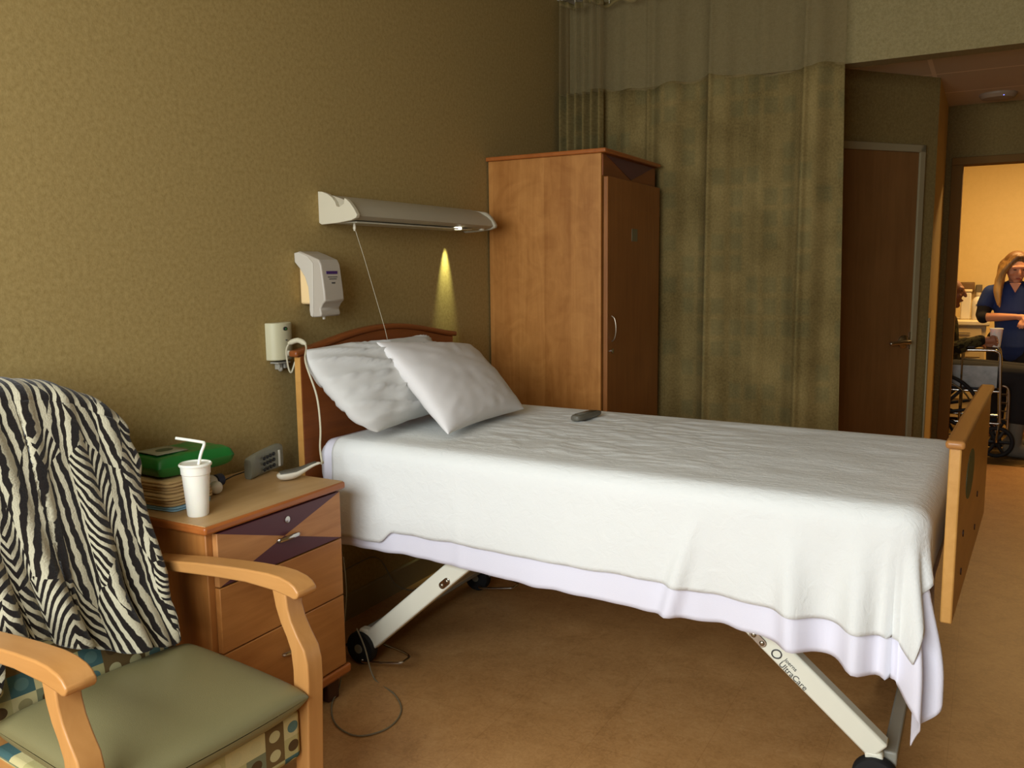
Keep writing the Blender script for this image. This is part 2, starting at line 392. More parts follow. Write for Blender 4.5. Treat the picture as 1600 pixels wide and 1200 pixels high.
# ------------------------------------------------------------------ room shell
st(MB().box(-.12, -1.1, -.1, 4.6, 6.66, 0).build('floor', M_floor, smooth=False))
st(MB().box(.6, 6.66, -.1, 4.6, 9.9, -.001).build('floor', M_carpet, smooth=False))
st(MB().box(-.12, -1.1, 0, 0, 4.75, 2.85).build('wall_left', M_wall, smooth=False))
st(MB().box(4.5, -1.1, 0, 4.62, 9.9, 2.85).build('wall_right', M_wall, smooth=False))
bw = MB()
for b in ((-.12, 0, .05, 2.85), (2.31, 0, 4.62, 2.85)): bw.box(b[0], -.92, b[1], b[2], -.80, b[3])
bw.box(.05, -.92, 0, 2.31, -.80, .90); bw.box(.05, -.92, 2.46, 2.31, -.80, 2.85)
st(bw.build('wall_back', M_wall, smooth=False))
wf = MB()
for x in (.05, .79, 1.52, 2.26): wf.box(x, -.90, .90, x+.05, -.83, 2.46)
for z in (.90, 2.41): wf.box(.05, -.90, z, 2.31, -.83, z+.05)
wn = st(wf.build('window_1', M_frame, bevel=.004, loc=(1.18, -.87, .90)))
MB().box(.08, -.872, .92, 2.28, -.866, 2.44).build('window_pane', M_glass, wn, smooth=False)
MB().box(.02, -.82, .86, 2.36, -.72, .90).build('window_sill', M_frame, wn, bevel=.006)
st(MB().box(-.12, -1.1, 2.85, 4.62, 4.75, 2.95).build('ceiling', M_ceil, smooth=False))
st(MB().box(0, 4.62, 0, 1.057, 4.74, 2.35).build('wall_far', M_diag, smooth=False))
st(MB().box(0, 4.62, 2.35, 4.5, 4.74, 2.85).build('wall_header', M_wall2, smooth=False))
st(MB().box(.9, 4.74, 2.42, 4.6, 6.66, 2.5).build('ceiling.001', M_tile, smooth=False))
st(MB().box(.6, 6.66, 2.6, 4.6, 9.9, 2.7).build('ceiling.002', M_ceil, smooth=False))
# diagonal closet wall
DA, DB = Vector((1.057, 4.62, 0)), Vector((1.858, 5.6, 0)); DD = (DB-DA).normalized(); DN = Vector((DD.y, -DD.x, 0)); DL = (DB-DA).length
def dg(s, n, z): return DA+DD*s+DN*n+Vector((0, 0, z))
def dbox(mb, s0, s1, n0, n1, z0, z1):
    c = [dg(s, n, z) for s in (s0, s1) for n in (n0, n1) for z in (z0, z1)]
    return mb.add(c, [(0, 1, 3, 2), (4, 6, 7, 5), (0, 4, 5, 1), (2, 3, 7, 6), (0, 2, 6, 4), (1, 5, 7, 3)])
dw = MB(); dbox(dw, 0, DL, -.1, 0, 0, 2.42)
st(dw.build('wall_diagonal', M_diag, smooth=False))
s_r = (Vector((1.766, 5.488, 0))-DA).dot(DD); s_l = s_r-.81
door = st(dbox(MB(), s_l, s_r, .002, .012, .01, 2.0).build('door_1', M_door, bevel=.002, loc=dg(s_l, 0, 0)))
fr = MB(); dbox(fr, s_l-.045, s_l, .001, .022, 0, 2.042); dbox(fr, s_r, s_r+.04, .001, .022, 0, 2.042); dbox(fr, s_l-.045, s_r+.04, .001, .022, 2.0, 2.042)
fr.build('door_frame', M_frame, door, bevel=.003)
hz = .93; c0 = dg(s_r-.055, 0, hz)
h = MB(); m_r = Matrix((DD, Vector((0, 0, 1)), DN)).transposed()
h.lathe([(.038, .012), (.038, .02), (.026, .026), (.012, .03), (.012, .06)], c0, 20, 2, m_r)
h.limb([dg(s_r-.055, .058, hz), dg(s_r-.10, .06, hz+.002), dg(s_r-.185, .055, hz-.004)], [.013, .012, .011])
h.build('door_handle', M_satin, door)
lp = MB(); dbox(lp, s_r-.012, s_r+.004, .012, .016, hz-.045, hz+.055); lp.build('strike_plate', M_chrome, door)
# corridor side wall, end wall with opening
st(MB().box(1.76, 5.6, 0, 1.858, 6.66, 2.42).build('wall_corridor', M_strip, smooth=False))
cg = MB(); cg.prism([(1.80, 5.56), (1.873, 5.56), (1.881, 5.60), (1.881, 5.66), (1.873, 5.66), (1.873, 5.605), (1.858, 5.59), (1.80, 5.525)], 2, .1, 1.05)
st(MB().box(1.8585, 5.585, .1, 1.868, 5.65, 1.06).build('trim_1', M_frame, smooth=False, bevel=.002))
ew = MB(); ew.box(1.76, 6.621, 0, 1.905, 6.74, 2.6); ew.box(1.905, 6.62, 2.075, 3.1, 6.74, 2.6); ew.box(3.1, 6.62, 0, 4.5, 6.74, 2.6)
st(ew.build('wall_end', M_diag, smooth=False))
jf = MB(); jf.box(1.895, 6.60, 0, 1.965, 6.75, 2.03); jf.box(1.895, 6.60, 2.03, 3.12, 6.75, 2.08); jf.box(3.05, 6.60, 0, 3.12, 6.75, 2.03)
st(jf.build('trim_2', M_jamb, bevel=.005))
st(MB().box(3.5, 4.74, 0, 3.6, 6.62, 2.42).build('wall_alcove', M_diag, smooth=False))
st(MB().box(.6, 9.5, 0, 4.6, 9.62, 2.6).build('wall_hall', M_hall, smooth=False))
st(MB().box(.6, 6.74, 0, .72, 9.5, 2.6).build('wall_hall_left', M_hall, smooth=False))
bb = MB(); bb.prism([(0, 0), (.014, 0), (.012, .095), (.006, .1), (0, .1)], 1, -.80, 4.62)
# prism on axis 1 uses (x, z) outline
st(bb.build('baseboard_left', M_base))
st(MB().box(0, -.80, 0, 4.5, -.786, .1).build('baseboard_back', M_base))
st(MB().box(.014, 4.606, 0, 1.05, 4.62, .1).build('baseboard_far', M_base))
hc = thing('ceiling_light', (2.6, 7.8, 2.6), 'warm ceiling light panel of the hallway beyond the doorway', 'ceiling light')
MB().box(2.03, 7.53, 2.55, 3.17, 8.07, 2.6).build('light_frame', M_ceil, hc, bevel=.005)
MB().box(2.07, 7.57, 2.535, 3.13, 8.03, 2.55).build('diffuser', M_hallglow, hc, bevel=.004)
sd = thing('smoke_detector', (2.145, 6.3, 2.42), 'flat white ceiling detector with a small blue light', 'detector')
MB().lathe([(.105, 0), (.105, -.012), (.09, -.03), (.05, -.036), (.0001, -.036)], (2.145, 6.3, 2.42), 32).build('housing', plain('detector_tan', (160, 140, 114), .5), sd)
MB().ball((2.175, 6.215, 2.398), .006, 8, 6).build('indicator', M_bluelight, sd)

# ------------------------------------------------------------------ bed
LE = math.radians(2.5)
bed = thing('hospital_bed', (.1, 2.2, 0), 'raised hospital bed with wooden end boards and cream scissor legs', 'bed')
def arc_panel(y0, y1, zb, zs, rise, n=24):
    top = [(y1+(y0-y1)*i/n, zs+rise*math.sin(PI*i/n)**1.3) for i in range(n+1)]
    return [(y0, zb), (y1, zb)]+top
hb = MB().prism(arc_panel(2.20, 3.16, .42, 1.085, .062), 0, .092, .118).build('headboard', M_cherry, bed, bevel=.004)
def capstrip(y0, y1, zs, rise, x0, x1, h, fn=None):
    m = MB(); n = 24
    low = [(y0+(y1-y0)*i/n, zs+rise*math.sin(PI*i/n)**1.3) for i in range(n+1)]
    m.prism(low+[(y, z+h) for y, z in reversed(low)], 0, x0, x1, fn); return m
capstrip(2.175, 3.185, 1.082, .062, .086, .125, .022).build('headboard_cap', M_cherry, hb, bevel=.008, seg=3)
MB().prism([(2.1985, .42), (2.2005, .42), (2.2005, 1.08), (2.1985, 1.08)], 0, .0925, .1175).build('edge_band', M_foot, hb, smooth=False)
FA, FB = Vector((2.12, 2.168, 0)), Vector((2.178, 3.235, 0)); FD = (FB-FA).normalized(); FN = Vector((FD.y, -FD.x, 0)); FL = (FB-FA).length
def ff(v): return FA+FD*v.y+FN*v.x+Vector((0, 0, v.z))
fb = MB().prism(arc_panel(0, FL, .535, .955, .004), 0, -.013, .013, ff).build('footboard', M_foot, bed, bevel=.004)
capstrip(-.014, FL+.014, .953, .004, -.021, .021, .020, ff).build('footboard_cap', M_cap, fb, bevel=.008, seg=3)
em = MB(); em.cur = 0
em.prism([(.30+.15*math.cos(a)*.8, .835+.062*math.sin(a)) for a in [2*PI*i/28 for i in range(28)]], 0, .0125, .0145, ff)
em.build('inlay_motif', plain('teal_inlay', (96, 112, 84), .5, var=.5, vs=26), fb)
for s_, z_ in ((.63, .704), (.17, .71), (.60, .612), (.17, .612)):
    MB().prism([(s_+.007*math.cos(a), z_+.009*math.sin(a)) for a in [2*PI*i/12 for i in range(12)]], 0, .0125, .0155, ff).build('bolt_cap', M_dark, fb)
fr = MB()
for y in (2.30, 3.02): fr.box(.13, y, .56, 2.05, y+.04, .62)
for x in (.14, .62, 1.1, 1.58, 2.0): fr.box(x, 2.30, .57, x+.04, 3.06, .61)
fr.build('deck_frame', M_steel2, bed, bevel=.004)
MB().box(.9, 2.45, .46, 1.35, 2.85, .57).build('motor_box', M_black, bed, bevel=.01)
def bar(name, a, b, w, y0, y1, m, extra=0):
    a = Vector(a); b = Vector(b); d = (b-a).normalized(); n = Vector((-d.y, d.x))*w/2
    q = [a-n, b-n, b+n, a+n]
    return MB().prism([tuple(v) for v in q], 1, y0, y1).build(name, m, bed, bevel=.006)
def oblong(cx, cz, ang, L, r, y, nm, par, m=M_chrome):
    pts = []
    for s_, a0 in ((1, -90), (-1, 90)):
        pts += [((L/2)*s_+r*math.cos(math.radians(a0+180*i/8)), r*math.sin(math.radians(a0+180*i/8))) for i in range(9)]
    ca, sa = math.cos(ang), math.sin(ang)
    o = MB().prism([(cx+p*ca-q*sa, cz+p*sa+q*ca) for p, q in pts], 1, y-.004, y+.001).build(nm, m, par, bevel=.0015)
    for s_ in (-1, 1):
        mb = MB(); mb.ball((cx+s_*L/2*ca, y-.004, cz+s_*L/2*sa), (r*.62, .004, r*.62), 12, 6); mb.build('bolt', M_satin, par)
    return o
for (y0, y1, near) in ((2.245, 2.29, 1), (3.03, 3.06, 0)):
    l1 = bar('leg', (.325, .078), (.93, .613), .066, y0, y1, M_steel if near else M_steel2)
    l2 = bar('leg', (1.985, .13), (1.43, .60), .062, y0, y1, M_steel if near else M_steel2)
    if near:
        oblong(.66, .355, math.radians(41.5), .026, .012, 2.245, 'pivot_plate', l1)
        oblong(1.672, .375, math.radians(-40.3), .030, .012, 2.245, 'pivot_plate', l2)
        # printed maker's name
        ang = math.radians(40.3)
        rot = (PI/2, ang, 0)
        def lp_(s_, t_): # along the leg from its logo, across
            return (1.725+s_*math.cos(ang)+t_*math.sin(ang), 2.2442, .337-s_*math.sin(ang)+t_*math.cos(ang))
        text('maker_name', 'Joerns', .0155, lp_(.018, .004), rot, M_ink, l2)
        text('maker_name', 'UltraCare', .0225, lp_(.016, -.0165), rot, M_ink, l2)
        ring = [lp_(-.006+.0115*math.cos(a)*(1+.18*max(0, math.cos(a-.9))), .001+.0115*math.sin(a)*(1+.18*max(0, math.cos(a-.9)))) for a in [2*PI*i/26 for i in range(27)]]
        MB().tube(ring, .002, 6, cap=False).build('maker_mark', M_ink, l2)
MB().box(.30, 2.275, .085, .335, 3.03, .125).build('cross_bar', M_steel2, bed, bevel=.005)
MB().box(1.99, 2.275, .085, 2.025, 3.03, .125).build('cross_bar', M_steel2, bed, bevel=.005)
MB().box(.60, 2.275, .31, .64, 3.03, .35).build('cross_bar', M_steel2, bed, bevel=.005)
MB().box(.42, 2.55, .36, .60, 2.75, .46).build('actuator', M_black, bed, bevel=.01)
for (x, y) in ((.302, 2.262), (1.978, 2.262), (.302, 3.045), (1.978, 3.045)):
    c = MB(); m_y = None
    prof = [(.0001, -.021), (.03, -.021), (.054, -.018), (.058, -.012), (.058, .012), (.054, .018), (.03, .021), (.0001, .021)]
    c.lathe(prof, (x, y-.012, .059), 32, 1)
    w = c.build('caster', M_rubber, bed)
    MB().lathe([(.0001, -.024), (.016, -.024), (.016, .024), (.0001, .024)], (x, y-.012, .059), 20, 1).build('hub_cap', M_grey, w)
    s_ = 1 if x < 1 else -1
    MB().prism([(x-.022, .085), (x+.022, .085), (x+.026+.012*s_, .128), (x-.018+.012*s_, .128)], 1, y-.018, y+.015).build('caster_bracket', M_steel if y < 2.5 else M_steel2, bed, bevel=.006)
    if x < 1:
        yy = y-.005
        MB().tube(smooth_pts([(x+.035, yy-.05, .035), (x+.05, yy-.055, .032), (x+.17, yy-.03, .045), (x+.185, yy-.01, .048), (x+.17, yy+.03, .05), (x+.06, yy+.04, .06)], 4), .0045, 8).build('brake_bar', M_chrome, bed)

# mattress, sheet, blanket share the bed's frame (rotated a little)
BO = Vector((.135, 2.235, 0)); BW, BL = .95, 1.925
cb, sb = math.cos(-LE), math.sin(-LE)
def bp(x, y, z): return Vector((BO.x+x*cb-y*sb, BO.y+x*sb+y*cb, z))
mt = MB().box(0, 0, .622, BL, BW, .783)
mt.v = [bp(*v) for v in mt.v]
mo = mt.build('mattress', M_matt, bevel=.05, seg=6, loc=bp(0, 0, .622)); tag(mo, 'pale grey-covered mattress on the hospital bed frame, bare at the pillow corner', 'mattress')
R_ = .05
def cloth(p, q, z0, lift, fold, Q, Pn):
    # p along the length, q across from the near edge; beyond the edges the cloth hangs
    dx = max(0, p-(BL-R_)); dyn = max(0, R_-q); dyf = max(0, q-(BW-R_)); dy = max(dyn, dyf)
    d = math.hypot(dx, dy)
    bx = min(p, BL-R_); by = min(max(q, R_), BW-R_)
    if d < 1e-6:
        w = .0035*nz(p*3.1, q*5)+.0022*nz(p*9, q*13, 3)+.0035*max(0, 1-abs(nz(p*6, q*22, 7))*4)*sst(.35, .6, p)*sst(1.6, 1.1, p)
        return bp(bx, by, z0+lift+w*min(1, (q-R_)/.12)+0*w)
    phi = math.atan2(dx, dy); sy = -1 if dyn >= dyf else 1
    nx, ny = math.sin(phi), sy*math.cos(phi)
    ar = R_*PI/2
    if d < ar: off = (R_)*math.sin(d/R_); dz = R_*(1-math.cos(d/R_))
    else: off = R_; dz = R_+d-ar
    per = p if dx <= 0 else BL+phi*.34+ (0 if dyn > 0 else q)
    k = sst(.03, .42, d)
    corner = math.sin(phi*2)**2 if dx > 0 and dy > 0 else 0
    f = fold(per, d, sy)*k + corner*k*(.040*math.cos(phi*11+.4)+.050)
    lf = lift
    off += f + .040*sst(.20, .40, d)*(1 if dx > 0 else 0)*math.exp(-((phi-1.45)/.30)**2)*math.exp(-max(0, q-R_)/.10)
    return bp(bx+nx*(off+lf), by+ny*(off+lf), z0+(lift if d < ar else lift*.3)-dz)
def fold(per, d, sy):
    if sy > 0: return .01
    v = .008+.005*math.sin(per*7.3+.8)+.003*nz(per*4, d*3)
    g = math.exp(-((per-1.36+.25*(d-.2))/.022)**2)*.022+math.exp(-((per-1.63-.05*d)/.032)**2)*.034+math.exp(-((per-1.80)/.03)**2)*.036+math.exp(-((per-1.885)/.022)**2)*.030
    g -= math.exp(-((per-1.71)/.05)**2)*.004
    v += g*1.5-.014*math.exp(-((per-1.45)/.05)**2)-.014*math.exp(-((per-1.73)/.035)**2)+math.exp(-((per-.62)/.02)**2)*.006
    return v
def sheet_fn(ps, pe, qn, qf, lift, hem, z0=.783, foot=0):
    def fn(u, v):
        p = ps+(pe-ps)*u
        n_ = -hem(p); q = n_+(qf-n_)*v
        p = ps+(BL+(pe-BL)*(1-foot*sst(.05, .25, q))-ps)*u
        P = cloth(p, q, z0, lift, fold, 0, 0)
        return P, (p, q)
    return fn
def hem_sheet(p): return .320+.006*nz(p*3, 1)+.02*sst(0, 1.9, p)+.006*nz(p*14, 2)+.03*sst(1.55, 1.9, p)
def hem_blanket(p): return .248+.010*nz(p*2.2, 7)+.008*nz(p*9, 3)+.02*sst(1.2, 1.9, p)+(.012 if p < .0 else 0)+.05*(1-sst(.30, .36, p))*.9
sh = MB().grid(sheet_fn(.045, BL+.37, 0, BW+.22, .006, hem_sheet, foot=.5), 190, 120)
so = sh.build('bed_sheet', M_sheet, solid=.003, off=1, loc=bp(0, 0, .6)); tag(so, 'white bed sheet hanging below the blanket with a pointed corner at the foot', 'bed sheet')
bl = MB().grid(sheet_fn(.10, BL+.115, 0, BW+.12, .018, hem_blanket), 190, 110)
bo = bl.build('blanket', M_blanket, solid=.005, off=1, loc=bp(.1, 0, .6)); tag(bo, 'cream white woven blanket spread smooth over the hospital bed', 'blanket')

def pillow(name, c, T, mat, label, seed, wr=.006, cat='pillow', bulge=0, ridge=0):
    # c: bottom-left, bottom-right, top-right, top-left
    c = [Vector(v) for v in c]; n = ((c[1]-c[0]).cross(c[3]-c[0])).normalized()
    m = MB(); N = 46
    def side(sg):
        def fn(u, v):
            a, b = math.sin((u-.5)*PI), math.sin((v-.5)*PI)
            pin = 1-.055*(1-b*b)*(a*a)  # sides draw in between the corners
            pin2 = 1-.07*(1-a*a)*(b*b)
            if a < 0: pin += bulge*(1-b**4)*a*a
            u, v = .5+a/2, .5+b/2; uu = .5+a*.5*pin; vv = .5+b*.5*pin2
            P = c[0]*(1-uu)*(1-vv)+c[1]*uu*(1-vv)+c[2]*uu*vv+c[3]*(1-uu)*vv
            e = max(0, (1-a*a)*(1-b*b)); t = T*(e**.42)
            cr = math.exp(-((abs(a)-1)**2+(abs(b)-1)**2)*14)
            w = wr*e**.3*(nz(u*3+seed, v*7, seed)+.6*nz(u*9, v*15+seed, 2))+wr*1.3*nz(seed+6*math.atan2(b, a), 3*math.hypot(a, b))*(e**.6)*min(1, math.hypot(a, b))
            if ridge: w += ridge*max(0, 1-abs(nz((u*.55+v)*6+seed, (u-v*.3)*1.5, 4))*3.2)**2*e**.3
            return P+n*(sg*t+w), (u, v)
        return fn
    m.grid(side(1), N, N); m.grid(side(-1), N, N)
    o = m.build(name, mat, loc=(c[0]+c[1])/2)
    me = o.data; bm = bmesh.new(); bm.from_mesh(me); bmesh.ops.remove_doubles(bm, verts=bm.verts, dist=.0008); bmesh.ops.recalc_face_normals(bm, faces=bm.faces); bm.to_mesh(me); bm.free()
    return tag(o, label, cat)
pillow('pillow', [(.40, 2.25, .835), (.40, 2.93, .85), (.19, 2.84, 1.112), (.18, 2.165, 1.112)], .088, M_pillow2, 'rumpled white pillow leaning on the wooden headboard, the one behind', 2.3, .012, bulge=.22, ridge=.024)
pillow('pillow', [(.62, 2.345, .83), (.60, 2.915, .83), (.235, 3.11, 1.055), (.275, 2.42, 1.12)], .07, M_pillow, 'smooth white pillow lying in front, tilted against the rumpled one', 5.1, .005)

# ------------------------------------------------------------------ nightstand
ns = thing('nightstand', (.21, 1.78, 0), 'maple bedside cabinet with purple wedges on its top drawer, beside the armchair', 'nightstand')
MB().box(.02, 1.52, .11, .392, 2.04, .69).build('body', M_maple, ns, bevel=.003)
tp = MB().box(.012, 1.498, .689, .418, 2.058, .712).build('top', M_edge, ns, bevel=.007, seg=3)
MB().box(.018, 1.504, .7115, .412, 2.052, .7135).build('top_laminate', M_mapletop, tp)
MB().box(.015, 1.50, .075, .415, 2.06, .108).build('base_moulding', M_edge, ns, bevel=.01, seg=3)
for x in (.05, .34):
    for y in (1.54, 1.97): MB().prism([(y, 0.0), (y+.05, 0.0), (y+.055, .076), (y-.005, .076)], 0, x, x+.05).build('leg', M_dark, ns, bevel=.004)
def pull(par, x, y, z, L=.088):
    p = smooth_pts([(x, y-L/2, z-.003), (x+.012, y-L*.4, z), (x+.022, y, z+.004), (x+.012, y+L*.4, z), (x, y+L/2, z-.003)], 5)
    return MB().tube(p, [.003+.0015*math.sin(PI*i/(len(p)-1)) for i in range(len(p))], 8, flat=1.6).build('handle', M_chrome, par)
d = MB().box(.393, 1.54, .535, .412, 2.035, .684).build('drawer', M_inlay, ns, bevel=.002)
pull(d, .411, 1.80, .604)
MB().lathe([(.0001, .0), (.010, .0), (.010, .004), (.0001, .005)], (.411, 1.80, .655), 18, 0).build('lock', M_chrome, d)
for z0, z1 in ((.348, .531), (.114, .344)):
    d = MB().box(.393, 1.54, z0, .412, 2.035, z1).build('drawer', M_mapley, ns, bevel=.002); pull(d, .411, 1.80, (z0+z1)/2+.03)

# ---- things on the nightstand
TZ = .7136
cup = thing('foam_cup', (.305, 1.575, TZ), 'white foam cup with a lid and bent straw on the bedside cabinet', 'cup')
prof = [(.0001, 0), (.027, 0), (.0285, .004), (.030, .03), (.0365, .115), (.0385, .117), (.0395, .138), (.043, .139), (.0435, .143), (.041, .146), (.038, .142), (.0001, .140)]
MB().lathe(prof, (.305, 1.575, TZ), 40).build('cup_body', M_foam, cup)
MB().tube(smooth_pts([(.305, 1.575, TZ+.10), (.317, 1.584, TZ+.165), (.325, 1.592, TZ+.196), (.318, 1.585, TZ+.203), (.265, 1.549, TZ+.215)], 4), .0042, 10).build('straw', M_foam, cup)
def folded(name, cx, cy, z, lx, ly, h, mat, ang, label, grp, k):
    m = MB(); N = 24; R = Matrix.Rotation(math.radians(ang), 3, 'Z')
    L = 26
    vs = []; ring = []
    for i in range(28):
        a = 2*PI*i/28; ca, sa = math.cos(a), math.sin(a); e = .32
        ring.append((math.copysign(abs(ca)**e, ca), math.copysign(abs(sa)**e, sa)))
    prof = [(.90, 0), (.985, .10), (1, .25), (.985, .42), (.94, .5), (.985, .58), (1, .75), (.985, .9), (.90, 1)]
    for r, hh in prof:
        for (a, b) in ring:
            w = 1+.02*nz(a*3+k, b*3, hh*4+k); q = R @ Vector((a*lx/2*r*w, b*ly/2*r*w, 0))
            vs.append(q+Vector((cx, cy, z+h*hh)))
    n = 28; fs = [(i*n+j, i*n+(j+1) % n, (i+1)*n+(j+1) % n, (i+1)*n+j) for i in range(len(prof)-1) for j in range(n)]
    fs += [tuple(reversed(range(n))), tuple((len(prof)-1)*n+j for j in range(n))]
    m.add(vs, fs); o = m.build(name, mat, loc=(cx, cy, z)); tag(o, label, 'washcloth', grp); return o
zz = TZ
folded('washcloth', .155, 1.625, zz, .15, .15, .012, M_blue, 3, 'pale blue folded cloth at the bottom of the washcloth stack', 'folded cloths on the bedside cabinet', 9); zz += .012
labs = ['lowest tan washcloth of the stack, lying on the pale blue cloth', 'second tan washcloth up from the pale blue cloth', 'third tan washcloth up from the pale blue cloth', 'topmost tan washcloth, right under the green wipes pack']
for k in range(4):
    folded('washcloth', .142+.004*math.sin(k*2.1), 1.628+.004*math.cos(k*3), zz, .165, .165, .0185, M_tan, 2+2*math.sin(k*5), labs[k], 'folded cloths on the bedside cabinet', k); zz += .0187
gp = thing('wipes_pack', (.13, 1.66, zz), 'glossy green wipes pack lying on the stack of tan washcloths', 'wipes pack')
m = MB(); Rg = Matrix.Rotation(math.radians(-6), 3, 'Z')
def gfn(sg):
    def fn(u, v):
        a, b = u*2-1, v*2-1; e = max(0, (1-a**10)*(1-b**8)); t = .031*e**.35
        q = Rg @ Vector((a*.085, b*.125, 0)); w = .003*nz(u*7, v*9, sg)*e
        return Vector((.125, 1.675, zz+.033))+q+Vector((0, 0, sg*t+w*(sg > 0))), (u, v)
    return fn
m.grid(gfn(1), 30, 36); m.grid(gfn(-1), 30, 36); g = m.build('pack_body', M_green, gp)
lb = MB()
def lfn(u, v):
    q = Rg @ Vector(((u*2-1)*.052, -.055+(v*2-1)*.05, 0)); return Vector((.125, 1.675, zz+.0665))+q, (u, v)
lb.grid(lfn, 4, 4); lb.build('pack_label', M_label, gp, solid=.001, off=1)
q0 = Vector((.125, 1.675, zz+.0678))+Rg @ Vector((0, -.05, 0))
MB().lathe([(.0001, 0), (.024, 0), (.024, .0008), (.0001, .001)], q0, 24, 2, Matrix.Diagonal((.8, 1.1, 1))).build('label_oval', M_oval, gp)
# corded phone lying on its side, leaning on the wall
ph = thing('keypad_phone', (.135, 2.0, TZ), 'grey keypad telephone standing on edge against the wall', 'phone')
Rp = Matrix.Rotation(math.radians(14), 3, 'Z'); PO = Vector((.135, 1.945, TZ))
def pt(x, y, z): return PO+Rp @ Vector((x, y, z))
m = MB(); N = 14; ys = [-.012, -.004, .02, .05, .08, .12, .15, .166, .172]
secs = []
for y in ys:
    t = (y+.012)/.184; th = .034-.016*sst(.03, .25, t)+.004*sst(.8, 1, t); th *= (1-.35*(abs(t*2-1)**10)); hh = .072+.012*t; hh *= (1-.12*abs(t*2-1)**10); zb = .004*sst(.1, .5, t)
    ring = []
    for i in range(20):
        a = 2*PI*i/20; ca, sa = math.cos(a), math.sin(a); ring.append(pt(th*math.copysign(abs(ca)**.5, ca)*.6-.012*(1-t), y, zb+hh/2+hh/2*math.copysign(abs(sa)**.5, sa)))
    secs.append(ring)
n = 20; vs = [v for r in secs for v in r]; fs = [(i*n+j, i*n+(j+1) % n, (i+1)*n+(j+1) % n, (i+1)*n+j) for i in range(len(ys)-1) for j in range(n)]+[tuple(reversed(range(n))), tuple((len(ys)-1)*n+j for j in range(n))]
m.add(vs, fs); m.build('phone_body', M_grey, ph)
for r in range(3):
    for c in range(4):
        p = pt(.0095-.0, .052+c*.020, .018+r*.019+.001*c)
        MB().ball(p, (.004, .0072, .0062), 10, 6, Rp).build('key', M_black, ph)
MB().box(0, 0, 0, .004, .006, .054).build('stripe', M_white, ph, world=False).location = pt(.0095, .138, .012)-ph.location
MB().tube(smooth_pts([pt(-.01, .04, .062), pt(-.02, .035, .072), pt(-.02, .01, .03), pt(-.04, -.05, .02), pt(-.05, -.1, .012)], 5), .0022, 6).build('phone_cord', M_black, ph)
# bed / nurse-call hand control
rc = thing('hand_control', (.27, 2.03, TZ), 'white spoon-shaped call remote at the corner of the bedside cabinet', 'remote control')
m = MB(); path = [(.235, 1.945, .0), (.238, 1.955, .0), (.245, 1.975, 0), (.26, 2.0, .002), (.275, 2.022, .010), (.29, 2.04, .020), (.302, 2.052, .026), (.316, 2.064, .026)]
wid = [.006, .020, .028, .029, .020, .014, .011, .005]; hgt = [.005, .017, .021, .021, .015, .010, .008, .004]
d3 = Vector((.08, .12, 0)).normalized(); nn = Vector((d3.y, -d3.x, 0)); vs = []
for (p, w, hh) in zip(path, wid, hgt):
    for i in range(18):
        a = 2*PI*i/18; vs.append(Vector((p[0], p[1], TZ+.0215+p[2]))+nn*w*math.cos(a)+Vector((0, 0, (hh*1.0 if math.sin(a) < 0 else hh*.45)*math.sin(a))))
n = 18; m.add(vs, [(i*n+j, i*n+(j+1) % n, (i+1)*n+(j+1) % n, (i+1)*n+j) for i in range(len(path)-1) for j in range(n)]+[tuple(reversed(range(n))), tuple((len(path)-1)*n+j for j in range(n))])
cb_ = m.build('control_body', M_white, rc, sub=1)
m = MB()
for (p, w, hh) in list(zip(path, wid, hgt))[1:7]:
    pass
vs = []
for (p, w, hh) in list(zip(path, wid, hgt))[1:7]:
    for s_ in (-1, -.5, 0, .5, 1): vs.append(Vector((p[0], p[1], TZ+.0225+p[2]+hh*.45*math.sqrt(max(0, 1-(s_*.84)**2))))+nn*w*.84*s_)
m.add(vs, [(i*5+j, i*5+j+1, (i+1)*5+j+1, (i+1)*5+j) for i in range(5) for j in range(4)]); m.build('control_face', M_greyd, rc, solid=.001, off=1)
# call cord looped over the headboard
cc = MB().tube(smooth_pts([(.077, 2.232, 1.088), (.07, 2.225, 1.06), (.066, 2.208, 1.025), (.062, 2.198, 1.05), (.07, 2.187, 1.11), (.10, 2.19, 1.138), (.14, 2.192, 1.139), (.17, 2.175, 1.118), (.215, 2.120, 1.075), (.27, 2.105, .97), (.285, 2.10, .87), (.28, 2.10, .80), (.285, 2.10, .755), (.295, 2.095, .752), (.305, 2.08, .762), (.314, 2.064, .757)], 6), .0032, 8)
cco = thing('nurse_call_lead', (.23, 2.15, .75), 'white nurse-call cord looped over the corner of the headboard', 'cord')
cc.build('cord', M_cord, cco)
MB().limb(smooth_pts([(.088, 2.182, 1.130), (.12, 2.19, 1.140), (.155, 2.186, 1.130)], 3), [.006]+[.009]*5+[.006]).build('strain_relief', M_cord, cco)
# toiletries behind the cup
b = MB().ball((.175, 1.755, TZ+.020), .020, 18, 12).build('wrapped_ball', M_foam, loc=(.175, 1.755, TZ)); tag(b, 'small white wrapped bundle on the cabinet just behind the foam cup', 'bundle')
t = thing('small_bottle', (.12, 1.80, TZ), 'small bottle with a dark blue cap lying behind the foam cup', 'bottle')
MB().lathe([(.0001, -.05), (.02, -.05), (.022, -.045), (.022, .02), (.015, .03), (.0001, .03)], (.115, 1.775, TZ+.022), 24, 1).build('bottle_body', M_white, t)
MB().lathe([(.0001, 0), (.019, 0), (.019, .024), (.0001, .026)], (.115, 1.807, TZ+.022), 24, 1).build('bottle_cap', M_navy, t)

